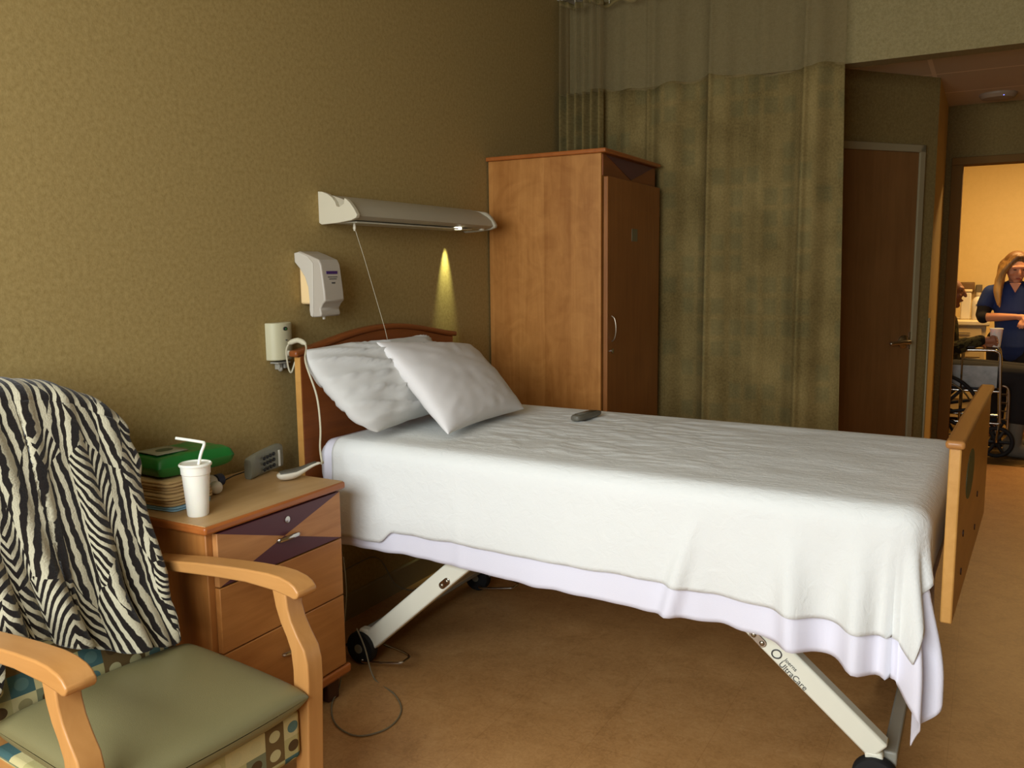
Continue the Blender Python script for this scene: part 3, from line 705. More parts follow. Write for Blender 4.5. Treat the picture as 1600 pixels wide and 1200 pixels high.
# ------------------------------------------------------------------ wall fixtures
# over-bed light
ol = thing('wall_light', (0, 2.95, 1.6), 'long cream over-bed wall light with a pull cord', 'wall light')
endp = [(.0, 1.548), (.012, 1.541), (.09, 1.545), (.15, 1.552), (.172, 1.560), (.178, 1.570), (.165, 1.592), (.148, 1.613), (.132, 1.627), (.122, 1.632), (.119, 1.612), (.098, 1.602), (.084, 1.604), (.080, 1.618), (.066, 1.636), (.045, 1.650), (.02, 1.659), (.0, 1.661)]
def ins(pl, k=.006):
    cx = sum(p[0] for p in pl)/len(pl); cy = sum(p[1] for p in pl)/len(pl); return [(p[0]+(cx-p[0])*k/.05, p[1]+(cy-p[1])*k/.05) for p in pl]
MB().prism(endp, 1, 2.455, 2.474).build('end_cap', M_fix, ol, bevel=.002)
MB().prism([(x, z) for x, z in endp[:10]]+[(.06, 1.642), (0, 1.652)], 1, 3.44, 3.465).build('end_cap', M_fixb, ol, bevel=.006)
MB().prism([(.0, 1.552), (.012, 1.549), (.09, 1.551), (.15, 1.557), (.167, 1.568), (.156, 1.592), (.135, 1.610), (.10, 1.630), (.05, 1.646), (.0, 1.65)], 1, 2.4735, 3.4405).build('housing', M_fixb, ol)
MB().box(.02, 2.5, 1.545, .14, 3.3, 1.551).build('diffuser', plain('frosted', (190, 184, 160), .35), ol, bevel=.002)
MB().lathe([(.0001, 0), (.016, 0), (.016, .01), (.0001, .01)], (.128, 3.20, 1.545), 20).build('spot_lens', M_led, ol)
MB().lathe([(.0001, 0), (.013, 0), (.013, .01), (.0001, .01)], (.128, 3.40, 1.548), 20).build('switch_button', M_fix, ol)
MB().lathe([(.004, 0), (.006, -.02), (.003, -.03), (.0001, -.03)], (.10, 2.535, 1.548), 12).build('cord_knob', M_fix, ol)
MB().tube([(.10, 2.535, 1.53), (.12, 2.56, 1.42), (.165, 2.615, 1.15), (.185, 2.63, 1.02)], .0009, 6).build('pull_cord', M_cord, ol)
# hand-sanitizer dispenser
dp = thing('soap_dispenser', (0, 2.37, 1.32), 'grey-white hand sanitizer dispenser with a purple label on the wall', 'dispenser')
sidep = [(.0, 1.437), (.0, 1.405), (.022, 1.383), (.045, 1.352), (.058, 1.315), (.062, 1.270), (.060, 1.235), (.063, 1.216), (.073, 1.210), (.108, 1.212), (.112, 1.222), (.108, 1.240), (.118, 1.256), (.132, 1.268), (.130, 1.300), (.118, 1.395), (.108, 1.412), (.06, 1.430), (.02, 1.443)]
MB().prism(sidep, 1, 2.322, 2.425).build('cover', plain('dispenser_cover', (178, 168, 152), .42, var=.02), dp, bevel=.005, seg=3)
MB().prism([(x+.001 if i else x, z) for i, (x, z) in enumerate(sidep[:9])]+[(.078, 1.225), (.085, 1.40), (.06, 1.425), (.02, 1.440)], 1, 2.318, 2.3235).build('side_rib', plain('dispenser_side', (196, 188, 172), .42, var=.02), dp, bevel=.002)
MB().box(.004, 2.335, 1.255, .052, 2.415, 1.395).build('refill', M_cream, dp, bevel=.008)
MB().lathe([(.0001, -.012), (.005, -.012), (.006, 0), (.0001, 0)], (.085, 2.365, 1.213), 12).build('nozzle', M_white, dp)
def dface(z): return interp([(1.268, .1325), (1.30, .1302), (1.395, .1182)], z) if z > 1.30 else .131
for (y0, y1, z0, z1, mm) in ((2.345, 2.403, 1.3615, 1.372, M_pink), (2.350, 2.400, 1.350, 1.3525, M_ink), (2.356, 2.394, 1.343, 1.3455, M_ink), (2.366, 2.384, 1.328, 1.333, M_ink)):
    zc = (z0+z1)/2; xx = .1302-(zc-1.30)*.1263
    MB().box(xx-.001, y0, z0, xx+.0012, y1, z1).build('label_print', mm, dp, smooth=False)
# glove/nurse-call wall box
nb = thing('call_station', (0, 2.22, 1.13), 'cream half-round nurse call station on the wall by the headboard', 'call station')
pr = [(.0, 2.158)]+[(.012+.038*math.sin(math.radians(a))**.8, 2.21-.05*math.cos(math.radians(a))) for a in (8, 25, 45, 65, 90, 115, 135, 155, 172)]+[(.0, 2.262)]
MB().prism(pr, 2, 1.068, 1.197).build('housing', plain('station_cream', (190, 184, 150), .5, var=.02), nb, bevel=.003)
MB().ball((.0495, 2.206, 1.177), (.004, .010, .007), 16, 8).build('button', M_black, nb)
MB().ball((.0525, 2.206, 1.176), (.003, .004, .003), 12, 6).build('button_mark', M_green, nb)
MB().box(.046, 2.205, 1.136, .052, 2.212, 1.139).build('indicator', M_ink, nb)
MB().limb([(.045, 2.214, 1.091), (.066, 2.214, 1.091), (.075, 2.224, 1.090)], [.010, .009, .006]).build('plug', M_white, nb)
br = MB().box(.002, 2.175, 1.056, .04, 2.235, 1.062); br.box(.008, 2.19, 1.035, .03, 2.205, 1.058); br.box(.008, 2.212, 1.038, .034, 2.226, 1.058); br.ball((.025, 2.20, 1.036), .009)
br.build('bracket', M_steel2, nb, bevel=.001)

# ------------------------------------------------------------------ wardrobe
wd = thing('wardrobe', (.31, 4.03, 0), 'tall maple wardrobe with a single door standing against the wall', 'wardrobe')
MB().box(.008, 3.672, .06, .600, 4.385, 1.888).build('carcass', M_ward, wd, bevel=.002)
MB().box(.002, 3.655, 1.888, .628, 4.40, 1.908).build('top', M_edge, wd, bevel=.006, seg=3)
MB().box(.03, 3.70, 0, .58, 4.36, .06).build('plinth', M_dark, wd)
hd = MB().box(.595, 3.685, 1.79, .604, 4.375, 1.885).build('header_panel', M_cherry, wd, bevel=.001)
MB().prism([(3.72, 1.883), (4.34, 1.883), (4.03, 1.795)], 0, .603, .606).build('wedge_inlay', M_purple, wd)
dd = MB().box(.606, 3.685, .08, .628, 4.385, 1.785).build('door', wood('wardrobe_door', (134, 80, 34), (162, 104, 50), 2, .4), wd, bevel=.003)
MB().tube(smooth_pts([(.628, 3.735, 1.15), (.643, 3.735, 1.135), (.650, 3.735, 1.09), (.643, 3.735, 1.045), (.628, 3.735, 1.03)], 5), .003, 8).build('handle', M_satin, dd)
MB().lathe([(.0001, 0), (.011, 0), (.011, .005), (.0001, .006)], (.628, 3.74, .985), 16, 0).build('lock', M_chrome, dd)
MB().box(.6275, 3.985, 1.50, .6295, 4.06, 1.56).build('name_card', plain('card_grey', (120, 112, 84), .5), dd, smooth=False)
for z in (1.66, .98, .35): MB().box(.60, 4.384, z-.025, .625, 4.395, z+.025).build('hinge', M_satin, wd, bevel=.002)

# ------------------------------------------------------------------ privacy curtain
def curtain(name, x0, x1, yf, amp, zt, zb, label, key, folds):
    o = thing(name, ((x0+x1)/2, yf, 2.82), label, 'curtain', 'privacy curtains on the ceiling track')
    def wave(x, z):
        return sum(a*math.sin(2*PI*x/l+ph+.35*math.sin(z*1.3+ph)) for a, l, ph in folds)*(.75+.25*sst(2.4, 1.2, z) if 0 else 1)*amp + (sum(-.024*math.exp(-((x-c)/.016)**2) for c in (.52, .86, 1.33)) if key == 'main' else 0)
    def fx(u, z): return x0+(x1-x0)*u+(.05*(1-z/2.33)*u if key == 'main' else 0)
    def fabric(u, v):
        x = fx(u, 0); top = zt+.012*math.sin(x*9)+.006*math.sin(x*31)
        z = zb+(top-zb)*v; X = fx(u, z); return (X, yf+wave(X, z), z), (x*1.25, z)
    def net(u, v):
        x = fx(u, 0); top = zt+.012*math.sin(x*9)+.006*math.sin(x*31); z = top-.01+(2.80-top)*v; X = fx(u, 2.33); return (X, yf+wave(X, 2.33)*(1-.3*v), z+.012*v*math.sin(x*40)), (x*1.25, z)
    nn_ = 260 if key == 'main' else 110
    MB().grid(fabric, nn_, 30).build('fabric_panel', M_curt, o, solid=.0015)
    MB().grid(net, nn_, 4).build('mesh_panel', M_net, o)
    MB().grid(lambda u, v: ((fx(u, 2.33), yf+wave(fx(u, 2.33), 2.33)*.7, 2.775+.03*v+.012*math.sin(fx(u, 0)*40)), (u, v)), nn_, 2).build('header_tape', M_curt, o, solid=.003)
    k = int((x1-x0)/.085)
    for i in range(k+1):
        x = x0+.01+(x1-x0-.02)*i/max(1, k); z = 2.80+.012*math.sin(x*40)
        MB().tube([(x, yf, z-.01), (x, yf, z+.01), (x, yf+.003, 2.832)], .0025, 6).build('hook', M_cord, o)
    return o
curtain('privacy_curtain', .20, 1.50, 4.49, 1.0, 2.33, .28, 'wide green-tan privacy curtain hanging behind the wardrobe, its free edge by the closet door', 'main', [(.026, .24, .4), (.014, .37, 1.2), (.004, .09, 2)])
curtain('privacy_curtain', .03, .285, 4.435, 1.0, 2.315, .28, 'short tightly pleated privacy curtain bunched in the corner above the wardrobe', 'bunch', [(.027, .047, 0)])
tr = MB().box(.0, 4.452, 2.832, 3.2, 4.482, 2.85).build('curtain_track', M_white, bevel=.003, loc=(1.6, 4.467, 2.85)); tag(tr, 'white curtain track fixed to the ceiling above the privacy curtain', 'curtain track')

# ------------------------------------------------------------------ armchair (built in its own frame: +x is forward)
ch = thing('armchair', (.84, 1.385, 0), 'wooden-armed armchair with green vinyl seat and squares-patterned skirt', 'armchair')
ch.rotation_euler = (0, 0, math.radians(-5))
K = dict(world=False)
armp = [(-.58, .626), (-.47, .640), (-.37, .654), (-.27, .665), (-.18, .674), (-.10, .679), (-.06, .678), (-.027, .672), (-.010, .664), (.002, .652), (.002, .643), (-.004, .636), (-.014, .633), (-.03, .636), (-.08, .641), (-.18, .641), (-.275, .633), (-.37, .623), (-.47, .612), (-.58, .600)]
posl = [(-.092, .645), (-.082, .60), (-.068, .565), (-.050, .535), (-.037, .505), (-.032, .46), (-.033, .38), (-.038, .2), (-.040, 0)]
posr = [(.0, 0), (.006, .2), (.014, .38), (.018, .44), (.017, .485), (.008, .515), (-.014, .545), (-.032, .575), (-.042, .605), (-.046, .645)]
for y in (0, -.53):
    a = MB().prism(armp, 1, y-.003, y+.056).build('armrest', M_beech, ch, bevel=.009, seg=4, **K)
    MB().prism(posl[::-1]+posr[::-1], 1, y+.002, y+.050).build('leg', M_beechz, ch, bevel=.004, seg=3, **K)
    MB().prism([(-.60, 0), (-.555, 0), (-.53, .30), (-.54, .45), (-.548, .605), (-.585, .605), (-.58, .45), (-.57, .30)], 1, y+.004, y+.040).build('leg', M_beechz, ch, bevel=.004, **K)
MB().box(-.56, -.475, .33, -.02, -.001, .36).build('seat_rail', M_beech, ch, bevel=.003, **K)
m = MB(); N = 40
def seat(sg):
    def fn(u, v):
        a, b = math.sin((u-.5)*PI), math.sin((v-.5)*PI); e = max(0, (1-abs(a)**8)*(1-abs(b)**8))
        x = -.20+a*.222; y = -.2375+b*.237
        x += .012*(1-b*b)*max(0, a)
        t = .034*e**.42+(.018*(1-a*a*.9)*(1-b*b*.9) if sg > 0 else .012*e)
        return (x, y, .415+.012*(-a)*.5+sg*t), (u, v)
    return fn
m.grid(seat(1), N, N); m.grid(seat(-1), N, N); m.build('seat', M_vinyl, ch, **K)
MB().box(-.44, -.474, .255, -.008, -.002, .372).build('skirt', M_retro, ch, bevel=.012, seg=3, **K)
m = MB()
def back(sg):
    def fn(u, v):
        a, b = u*2-1, v; w = .235*(1-.10*max(0, b-.8)/.2); y = -.24+a*w
        ztop = 1.105-.12*abs(a)**3.2; z = .40+(ztop-.40)*b
        e = max(0, (1-abs(a)**8)*(1-(abs(b*2-1))**10)); x = -.445-(z-.45)*.335-.035+sg*.035*e**.4
        return (x, y, z), (u, v)
    return fn
m.grid(back(1), 30, 34); m.grid(back(-1), 30, 34); m.build('backrest', M_retro, ch, **K)

# zebra blanket thrown over the chair back
def zfn(u, v):
    y0 = .80+.62*u
    zt = 1.083-.150*(abs(y0-1.10)/.33)**2.7
    yr = interp([(.43, 1.365), (.53, 1.375), (.62, 1.395), (.72, 1.400), (.83, 1.415), (.89, 1.430), (.95, 1.418), (1.0, 1.435), (1.12, 1.43)], .45+(zt-.45)*min(1, v/.72))
    y = .80+(yr-.80)*u
    hem = interp([(.80, .47), (.965, .475), (1.005, .595), (1.09, .553), (1.20, .495), (1.30, .470), (1.42, .462)], y)+.006*math.sin(y*60)
    rotx = (y-1.385)*.087
    if v < .72:
        t = v/.72; z = hem+(zt-hem)*t; x = .405-(z-.45)*.335+rotx; nxv, nzv = .95, .3; L = (z-.45)*1.05
        x += .045*sst(.62, .46, z)*sst(1.12, 1.3, y)
    elif v < .86:
        a = (v-.72)/.14*PI; x = .405-(zt-.45)*.335+rotx-.05+.05*math.cos(a); z = zt+.028*math.sin(a); nxv, nzv = math.cos(a), math.sin(a); L = (zt-.45)*1.05+(v-.72)*.9
    else:
        t = (v-.86)/.14; z = zt-.38*t; x = .405-(z-.45)*.335+rotx-.10-.035*t; x = max(x, .02); nxv, nzv = -1, 0; L = (zt-.45)*1.05+.126+.38*t
    w = sst(.30, .62, 1.14-z)*1.0
    # gathers fan out from the top towards the seat
    s = (y-1.16)*(1+.55*(z-.5)) + .18*(z-1.1)*(1 if y < 1.16 else -.35)
    f = .016*math.sin(2*PI*s/.125+1.1+1.2*nz(y*3, z*2))+.010*math.sin(2*PI*s/.062+2.0*nz(y*4, z*3, 5))+.012*nz(y*7, z*4, 2)
    f *= .30+.9*w
    f -= .030*sst(.965, 1.0, u)
    x += nxv*(.030+f); z += nzv*(.010+f*.35)
    uvx = y*1.12+.9*f; uvy = L+.05*nz(y*2, z*2, 8)
    return (max(x, .012), y, z), (uvx, uvy)
zb = MB().grid(zfn, 150, 170); zo = zb.build('zebra_throw', M_zebra, solid=.010, off=1, loc=(.38, 1.12, .47)); tag(zo, 'black and cream zebra-striped fleece throw draped over the armchair back', 'throw blanket')

# remote lying on the bed
rm = thing('bed_remote', (.865, 2.92, .806), 'dark grey handheld remote lying on the blanket by the wardrobe', 'remote control')
Rr = Matrix.Rotation(math.radians(-9), 3, 'Z')
m = MB(); vs = []; st_ = [(-.085, .012, .008), (-.08, .022, .013), (-.04, .024, .014), (.03, .021, .013), (.08, .017, .011), (.088, .010, .006)]
for (yy, w, hh) in st_:
    for i in range(16):
        a = 2*PI*i/16; vs.append(Vector((.865, 2.92, .8225))+Rr @ Vector((w*math.copysign(abs(math.cos(a))**.7, math.cos(a)), yy, hh*math.copysign(abs(math.sin(a))**.7, math.sin(a)))))
n = 16; m.add(vs, [(i*n+j, i*n+(j+1) % n, (i+1)*n+(j+1) % n, (i+1)*n+j) for i in range(len(st_)-1) for j in range(n)]+[tuple(reversed(range(n))), tuple((len(st_)-1)*n+j for j in range(n))])
m.build('control_body', plain('remote_grey', (96, 92, 80), .5), rm, sub=1)
m = MB(); c = [Vector((.865, 2.92, .8362))+Rr @ Vector((sx*.013, yy, 0)) for yy in (-.062, .05) for sx in (-1, 1)]; m.add(c, [(0, 1, 3, 2)]); m.build('keypad', M_greyd, rm, solid=.0015, off=1)

# ------------------------------------------------------------------ floor cords
def cord(name, pts, r, mat, label, k=6):
    o = MB().tube(smooth_pts(pts, k), r, 8).build(name, mat, loc=(pts[0][0], pts[0][1], 0)); return tag(o, label, 'cord')
cord('thin_cord', [(.36, 2.10, .44), (.358, 2.11, .31), (.345, 2.10, .17), (.37, 2.05, .03), (.41, 1.96, .005), (.50, 1.875, .004), (.60, 1.855, .004), (.652, 1.93, .004), (.63, 2.03, .004), (.545, 2.11, .004), (.42, 2.165, .004), (.375, 2.175, .10), (.33, 2.19, .155)], .0026, M_cordd, 'thin tan cord looping across the floor beside the bedside cabinet')
cord('black_cable', [(.12, 2.10, .006), (.16, 2.3, .006), (.19, 2.5, .006), (.13, 2.75, .006), (.07, 2.9, .006)], .0055, M_black, 'black cable lying on the floor under the head of the bed')
cord('white_cable', [(.035, 2.30, .20), (.030, 2.55, .22), (.030, 2.70, .20), (.05, 2.80, .05), (.12, 2.92, .006), (.16, 3.1, .006)], .0032, M_cordd, 'thin pale cable running along the wall under the bed')

# ------------------------------------------------------------------ beyond the doorway
cab = thing('drawer_cabinet', (1.86, 8.65, 0), 'cream drawer cabinet with a pale top standing behind the wheelchair', 'cabinet')
M_cab = plain('cabinet_cream', (196, 172, 120), .5, var=.03); M_cabt = plain('cabinet_top', (216, 200, 160), .4, var=.03)
MB().box(1.54, 8.44, .03, 2.155, 8.9, .842).build('carcass', M_cab, cab, bevel=.004)
MB().box(1.52, 8.41, .842, 2.18, 8.92, .888).build('top', M_cabt, cab, bevel=.012, seg=3)
for x in (1.56, 1.845):
    for z0, z1 in ((.70, .825), (.57, .69), (.44, .56), (.20, .43)):
        d = MB().box(x, 8.425, z0, x+.275, 8.442, z1).build('drawer', M_cab, cab, bevel=.004)
        MB().limb([(x+.09, 8.415, (z0+z1)/2+.02), (x+.19, 8.415, (z0+z1)/2+.02)], [.005, .005], 8).build('handle', M_satin, d)
CZ = .8885
b = thing('lidded_container', (1.985, 8.6, CZ), 'tall white lidded container on the cabinet, nearest the door frame', 'container')
MB().box(1.945, 8.56, CZ, 2.025, 8.64, CZ+.24).build('container_body', M_white, b, bevel=.01); MB().box(1.94, 8.555, CZ+.241, 2.03, 8.645, CZ+.262).build('lid', M_cabt, b, bevel=.005)
b = thing('white_jug', (2.075, 8.6, CZ), 'round white jug with dark print on the cabinet, nearest the nurse', 'jug')
MB().lathe([(.0001, 0), (.046, 0), (.048, .01), (.048, .15), (.036, .185), (.017, .20), (.017, .21), (.0001, .21)], (2.08, 8.6, CZ), 28).build('jug_body', M_white, b)
MB().lathe([(.0001, .21), (.020, .21), (.020, .235), (.0001, .235)], (2.08, 8.6, CZ), 20).build('cap', M_cabt, b)
MB().box(2.065, 8.549, CZ+.125, 2.088, 8.553, CZ+.135).build('print', M_ink, b, smooth=False)
b = thing('wall_dispenser', (1.99, 9.5, 1.15), 'small brown-grey box mounted on the cream hallway wall above the cabinet', 'dispenser')
MB().box(1.90, 9.40, 1.11, 2.035, 9.5, 1.20).build('housing', plain('brown_grey', (120, 92, 56), .5), b, bevel=.01)
MB().box(2.045, 9.43, 1.085, 2.10, 9.5, 1.175).build('side_unit', plain('grey_unit', (112, 100, 76), .5), b, bevel=.006)

wc = thing('wheelchair', (2.05, 7.1, 0), 'chrome and black wheelchair in the lit doorway, carrying the seated person', 'wheelchair')
for y, nm in ((6.91, 1), (7.29, 0)):
    MB().tube(smooth_pts([(1.80, y, .76), (2.0, y, .764), (2.19, y, .767), (2.235, y, .758), (2.256, y, .725), (2.262, y, .60), (2.27, y, .40), (2.278, y, .25)], 5), .0115, 12).build('side_frame', M_chrome, wc)
    MB().box(1.78, y-.022, .775, 2.10, y+.022, .80).build('arm_pad', M_black, wc, bevel=.01)
    fr = MB()
    for z in (.475, .246): fr.tube([(1.72, y, z), (2.275, y, z)], .010, 10)
    fr.tube([(1.78, y, .20), (1.76, y, .98), (1.68, y, 1.0)], .011, 10); fr.tube([(2.02, y, .246), (2.02, y, .76)], .008, 8)
    fr.build('frame_tube', M_chrome, wc)
    MB().box(1.80, y-.003, .50, 2.245, y+.003, .655).build('skirt_guard', plain('guard_panel', (130, 128, 120), .35, .3, var=.45, vs=22), wc, bevel=.001)
    # drive wheel
    yy = y-.05 if nm else y+.05; wx, wz, wr = 1.86, .30, .29
    w = MB().tube([(wx+wr*math.cos(a), yy, wz+wr*math.sin(a)) for a in [2*PI*i/48 for i in range(49)]], .013, 10, cap=False).build('drive_wheel', M_rubber, wc)
    MB().tube([(wx+.25*math.cos(a), yy-(.02 if nm else -.02), wz+.25*math.sin(a)) for a in [2*PI*i/40 for i in range(41)]], .006, 8, cap=False).build('push_rim', M_chrome, w)
    sp = MB()
    for i in range(10):
        a = 2*PI*i/10+.2; sp.tube([(wx, yy, wz), (wx+.28*math.cos(a), yy, wz+.28*math.sin(a))], [.016, .010], 8)
    sp.ball((wx, yy, wz), .035); sp.build('spokes', M_black, w)
    # front caster
    cx_, cz_, cr = 2.262, .115, .10
    c = MB().tube([(cx_+cr*math.cos(a), y, cz_+cr*math.sin(a)) for a in [2*PI*i/32 for i in range(33)]], .0145, 10, cap=False).build('caster', M_rubber, wc)
    sp = MB()
    for i in range(6):
        a = 2*PI*i/6; sp.tube([(cx_, y, cz_), (cx_+.09*math.cos(a), y, cz_+.09*math.sin(a))], [.016, .009], 8)
    sp.ball((cx_, y, cz_), .024); sp.build('spokes', M_black, c)
    fk = MB(); fk.tube([(cx_, y-.028, cz_), (cx_+.005, y-.028, .20), (cx_+.01, y, .23), (cx_+.01, y, .27)], .008, 8); fk.build('fork', M_chrome, c)
    hg = MB().tube(smooth_pts([(2.28, y, .52), (2.315, y, .50), (2.325, y, .40), (2.325, y, .22)], 4), .009, 10)
    for z in (.28, .34, .40, .46): hg.tube([(2.27, y, z), (2.325, y, z)], .005, 6)
    hg.build('hanger', M_chrome, wc)
MB().box(1.80, 6.93, .475, 2.22, 7.27, .51).build('seat', M_black, wc, bevel=.01)
MB().box(1.755, 6.93, .55, 1.775, 7.27, .95).build('backrest', M_black, wc, bevel=.006)

def hand(mb, wrist, dirv, upv, L=.16, curl=.5, sgn=1):
    w = Vector(wrist); d = Vector(dirv).normalized(); u = (Vector(upv)-d*Vector(upv).dot(d)).normalized(); s = d.cross(u)*sgn
    mb.limb([w, w+d*L*.25, w+d*L*.48], [.020, .026, .024], 12)
    for k, (off, ln) in enumerate(((-.030, .34), (-.010, .40), (.010, .38), (.028, .30))):
        b0 = w+d*L*.45+s*off; seg = L*ln/2.4
        a1, a2, a3 = curl*.5, curl*1.3, curl*2.1; p = [b0]
        for a in (a1, a2, a3): p.append(p[-1]+(d*math.cos(a)-u*math.sin(a))*seg)
        mb.limb(p, [.0095, .009, .0082, .007], 8)
    t0 = w+d*L*.12-s*.024; mb.limb([t0, t0+d*L*.16-s*.018-u*.006, t0+d*L*.32-s*.020-u*.016], [.012, .0105, .0085], 8)

def head(mb, c, s, R):
    # c centre, s scale, R orientation (face along -y)
    P = lambda x, y, z: Vector(c)+R @ Vector((x*s, y*s, z*s))
    mb.ball(c, (.078*s, .095*s, .100*s), 20, 14, R); mb.ball(P(0, -.012, -.045), (.062*s, .072*s, .075*s), 18, 12, R)
    mb.ball(P(0, -.055, -.102), (.026*s, .022*s, .020*s), 12, 8, R)
    mb.limb([P(0, -.088, .015), P(0, -.104, -.018), P(0, -.108, -.032)], [.010*s, .013*s, .013*s], 8)
    mb.limb([P(-.045, -.080, .022), P(0, -.088, .026), P(.045, -.080, .022)], [.012*s]*3, 8)
    for q in (-1, 1):
        mb.ball(P(.042*q, -.062, -.028), (.024*s, .022*s, .022*s), 12, 8, R); mb.ball(P(.078*q, .005, -.005), (.010*s, .020*s, .030*s), 10, 8, R)
    mb.limb([P(-.022, -.084, -.068), P(0, -.090, -.066), P(.022, -.084, -.068)], [.009*s]*3, 8)
    return P
# nurse
nu = thing('person', (2.34, 7.95, 0), 'standing person with long blond hair in navy scrubs looking down, past the doorway', 'person')
NY = 7.92; NX = 2.335; Rh = Matrix.Rotation(math.radians(12), 3, 'Z') @ Matrix.Rotation(math.radians(17), 3, 'X')
bdy = MB(); hcn = Vector((NX+.005, NY-.05, 1.345)); P = head(bdy, hcn, .98, Rh)
bdy.limb([(NX, NY+.01, 1.15), (NX+.002, NY-.01, 1.22), (NX+.003, NY-.03, 1.29)], [.055, .048, .048])
bdy.limb([(NX, NY+.01, 1.13), (NX, NY, 1.0), (NX, NY+.005, .86), (NX, NY+.01, .76)], [.115, .12, .105, .125], 18)
bdy.limb([(NX-.15, NY+.01, 1.145), (NX, NY+.01, 1.17), (NX+.15, NY+.01, 1.145)], [.055, .06, .055])
for q in (-1, 1):
    sh_ = (NX+.165*q, NY+.01, 1.135); el = (NX+.215*q, NY-.03, .945); wr_ = (NX+(.02 if q < 0 else .12)*1.0, NY-.25, .965+(.0 if q < 0 else -.02))
    bdy.limb([sh_, (NX+.195*q, NY, 1.05), el], [.050, .045, .037]); bdy.limb([el, ((el[0]+wr_[0])/2, (el[1]+wr_[1])/2, (el[2]+wr_[2])/2), wr_], [.038, .033, .022])
    dv = Vector(wr_)-Vector(el); hand(bdy, wr_, (dv.x*.8, dv.y*.5, -.02), (0, -.3, 1), .15, .6, -q)
    bdy.limb([(NX+.075*q, NY+.01, .74), (NX+.08*q, NY, .42), (NX+.085*q, NY+.01, .08)], [.085, .06, .042])
    bdy.limb([(NX+.085*q, NY+.03, .045), (NX+.095*q, NY-.12, .035)], [.042, .034])
bdy.build('body', M_skin, nu, remesh=.0055, soft=4)
sc = MB()
sc.limb([(NX, NY+.012, 1.12), (NX, NY+.002, 1.0), (NX, NY+.007, .86), (NX, NY+.012, .72)], [.130, .134, .122, .145], 20)
sc.limb([(NX-.158, NY+.012, 1.138), (NX-.06, NY+.02, 1.165), (NX+.06, NY+.02, 1.165), (NX+.158, NY+.012, 1.138)], [.066, .066, .066, .066])
for q in (-1, 1): sc.limb([(NX+.16*q, NY+.01, 1.14), (NX+.195*q, NY, 1.045)], [.066, .064])
sc.build('scrub_top', M_scrub, nu, remesh=.008, soft=4)
for q in (-1, 1):
    us = MB(); us.limb([(NX+.19*q, NY, 1.06), (NX+.212*q, NY-.025, .96), (NX+.205*q, NY-.06, .945)], [.059, .052, .047])
    us.build('undersleeve', M_blackcl, nu, remesh=.008, soft=3)
pn = MB()
for q in (-1, 1): pn.limb([(NX+.068*q, NY+.01, .76), (NX+.08*q, NY, .42), (NX+.085*q, NY+.01, .09)], [.110, .080, .068])
pn.build('trousers', M_blackcl, nu, remesh=.010, soft=3)
vn = MB().prism([(NX-.038, 1.222), (NX+.042, 1.222), (NX+.004, 1.145)], 1, NY-.128, NY-.06); vn.build('neckline', M_skin, nu, bevel=.004)
fe = MB()
for q in (-1, 1):
    fe.ball(P(.031*q, -.089, .004), (.013, .006, .004), 10, 6, Rh)
fe.build('eyes', M_eye, nu)
MB().ball(P(0, -.095, -.066), (.020, .008, .0065), 12, 6, Rh).build('lips', M_lips, nu)
hr = MB(); hr.ball(P(0, .022, .022), (.094, .100, .102), 20, 14, Rh)
random.seed(4)
def Wd(p): return P(*p)
for q in (-1, 1):
    for k in range(9):
        a = k/8; x0 = (.015+.055*a)*q; st0 = P(x0, -.048+.09*a, .098-.045*a)
        mid = P((.092+.008*a)*q, -.05+.10*a, .0); lo1 = Vector((hcn.x+(.108+.02*random.random()-.018*a)*q, hcn.y-.035+.09*a, 1.235)); lo2 = Vector((hcn.x+(.115+.03*random.random()-.02*a)*q, hcn.y-.055+.085*a, 1.14+.02*random.random())); lo3 = lo2+Vector((-.012*q, -.01, -.085-.03*random.random()))
        hr.limb(smooth_pts([st0, mid, lo1, lo2, lo3], 3), [.020, .021, .023, .025, .027, .029, .030, .029, .027, .024, .019, .014, .008], 8)
hm = NT('hair_long'); fz = hm.n('SeparateXYZ', ins={0: hm.tc.outputs['Object']}).outputs[2]
fh = hm.noise(9, 4, stretch=(14, 14, 1)); kz = hm.mth('ADD', hm.mth('MULTIPLY', hm.mth('SUBTRACT', 1.42, fz), 5), hm.mth('MULTIPLY', hm.mth('SUBTRACT', fh, .5), 1.2))
hm.base(hm.mix(hm.n('Clamp', ins={0: kz}).outputs[0], lin((104, 72, 38)), lin((214, 168, 92)))); hm.set(.45); hm.bump(fh, .5, .004)
hr.build('hair', hm.m, nu, remesh=.006, soft=3)

# seated person
pa = thing('person', (1.95, 7.1, 0), 'seated person in the wheelchair, dark clothes and grey socks, holding a cup', 'person')
Rq = Matrix.Rotation(math.radians(90), 3, 'Z')
bd = MB(); hc2 = Vector((1.905, 7.08, 1.175)); Pq = head(bd, hc2, 1.0, Rq)
bd.limb([(1.86, 7.1, .98), (1.885, 7.09, 1.10)], [.055, .05])
bd.limb([(1.88, 7.1, .58), (1.86, 7.1, .75), (1.85, 7.1, .92)], [.12, .115, .11])
for q, wrp in ((-1, (2.135, 6.955, .835)), (1, (2.06, 7.16, .80))):
    s_ = (1.85, 7.1+.15*q, .94); e_ = (1.90, 7.1+.20*q, .74)
    bd.limb([s_, e_], [.05, .038]); bd.limb([e_, wrp], [.038, .024])
    hand(bd, wrp, (1, .05*q, .02) if q < 0 else (1, -.3, .1), (0, 1, .2) if q < 0 else (0, .2, 1), .14, .75, 1)
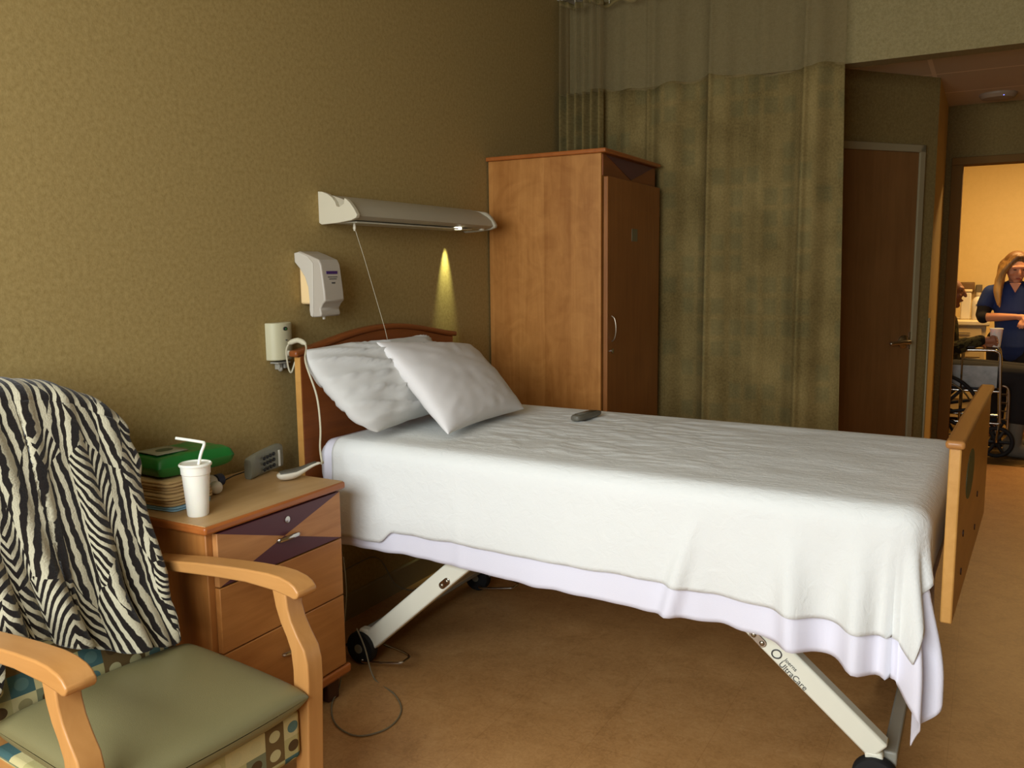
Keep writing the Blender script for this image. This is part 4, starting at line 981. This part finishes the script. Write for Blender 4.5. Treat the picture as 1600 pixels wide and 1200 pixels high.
for q in (-1, 1):
    kn = (2.40, 7.1+.11*q, .575); an = (2.385, 7.1+.12*q, .10)
    bd.limb([(1.92, 7.1+.09*q, .58), kn], [.085, .062]); bd.limb([kn, (2.395, 7.1+.115*q, .36), an], [.06, .055, .036])
    bd.limb([(2.37, 7.1+.12*q, .05), (2.43, 7.09+.12*q, .04), (2.54, 7.07+.12*q, .030)], [.045, .042, .030])
bd.build('body', M_skin2, pa, remesh=.006, soft=4)
jk = MB(); jk.limb([(1.88, 7.1, .57), (1.86, 7.1, .75), (1.85, 7.1, .93)], [.138, .135, .128], 18)
for q, wrp in ((-1, (2.125, 6.953, .832)), (1, (2.03, 7.165, .795))):
    jk.limb([(1.85, 7.1+.15*q, .945), (1.90, 7.1+.205*q, .745)], [.068, .056]); jk.limb([(1.90, 7.1+.205*q, .745), wrp], [.056, .040])
jk.build('jacket', M_camo, pa, remesh=.008, soft=3)
tr_ = MB()
for q in (-1, 1):
    kn = (2.40, 7.1+.11*q, .575); tr_.limb([(1.92, 7.1+.09*q, .585), kn], [.105, .082]); tr_.limb([kn, (2.39, 7.1+.115*q, .29)], [.082, .070])
tr_.build('trousers', M_blackcl, pa, remesh=.010, soft=3)
for q in (-1, 1):
    sk = MB(); y_ = 7.1+.12*q
    sk.limb([(2.39, y_, .30), (2.382, y_, .15), (2.375, y_, .065)], [.052, .044, .052]); sk.limb([(2.35, y_, .052), (2.43, y_-.01, .047), (2.55, y_-.03, .038)], [.050, .048, .036])
    sk.build('sock', M_sock, pa, remesh=.008, soft=3)
hg = MB(); hg.ball(Pq(0, .025, .018), (.086, .098, .094), 18, 12, Rq); hg.build('hair', M_hairg, pa, remesh=.008)
MB().ball(Pq(.031, -.089, .006), (.005, .012, .004), 8, 6).build('eye', M_eye, pa); MB().ball(Pq(-.031, -.089, .006), (.005, .012, .004), 8, 6).build('eye', M_eye, pa)
c2 = MB().lathe([(.0001, 0), (.030, 0), (.031, .004), (.041, .122), (.0435, .125), (.0435, .132), (.040, .133), (.037, .12), (.0001, .118)], (2.222, 6.975, .787), 30).build('foam_cup', M_foam, loc=(2.222, 6.975, .787))
tag(c2, 'white foam cup held by the seated person in the wheelchair', 'cup')

# turn the lettering into plain meshes
dgp = bpy.context.evaluated_depsgraph_get()
for o in [o for o in bpy.data.objects if o.type == 'FONT']:
    me = bpy.data.meshes.new_from_object(o.evaluated_get(dgp)); n = bpy.data.objects.new('maker_name', me); COL.objects.link(n)
    n.parent = o.parent; n.location = o.location; n.rotation_euler = o.rotation_euler; bpy.data.objects.remove(o)
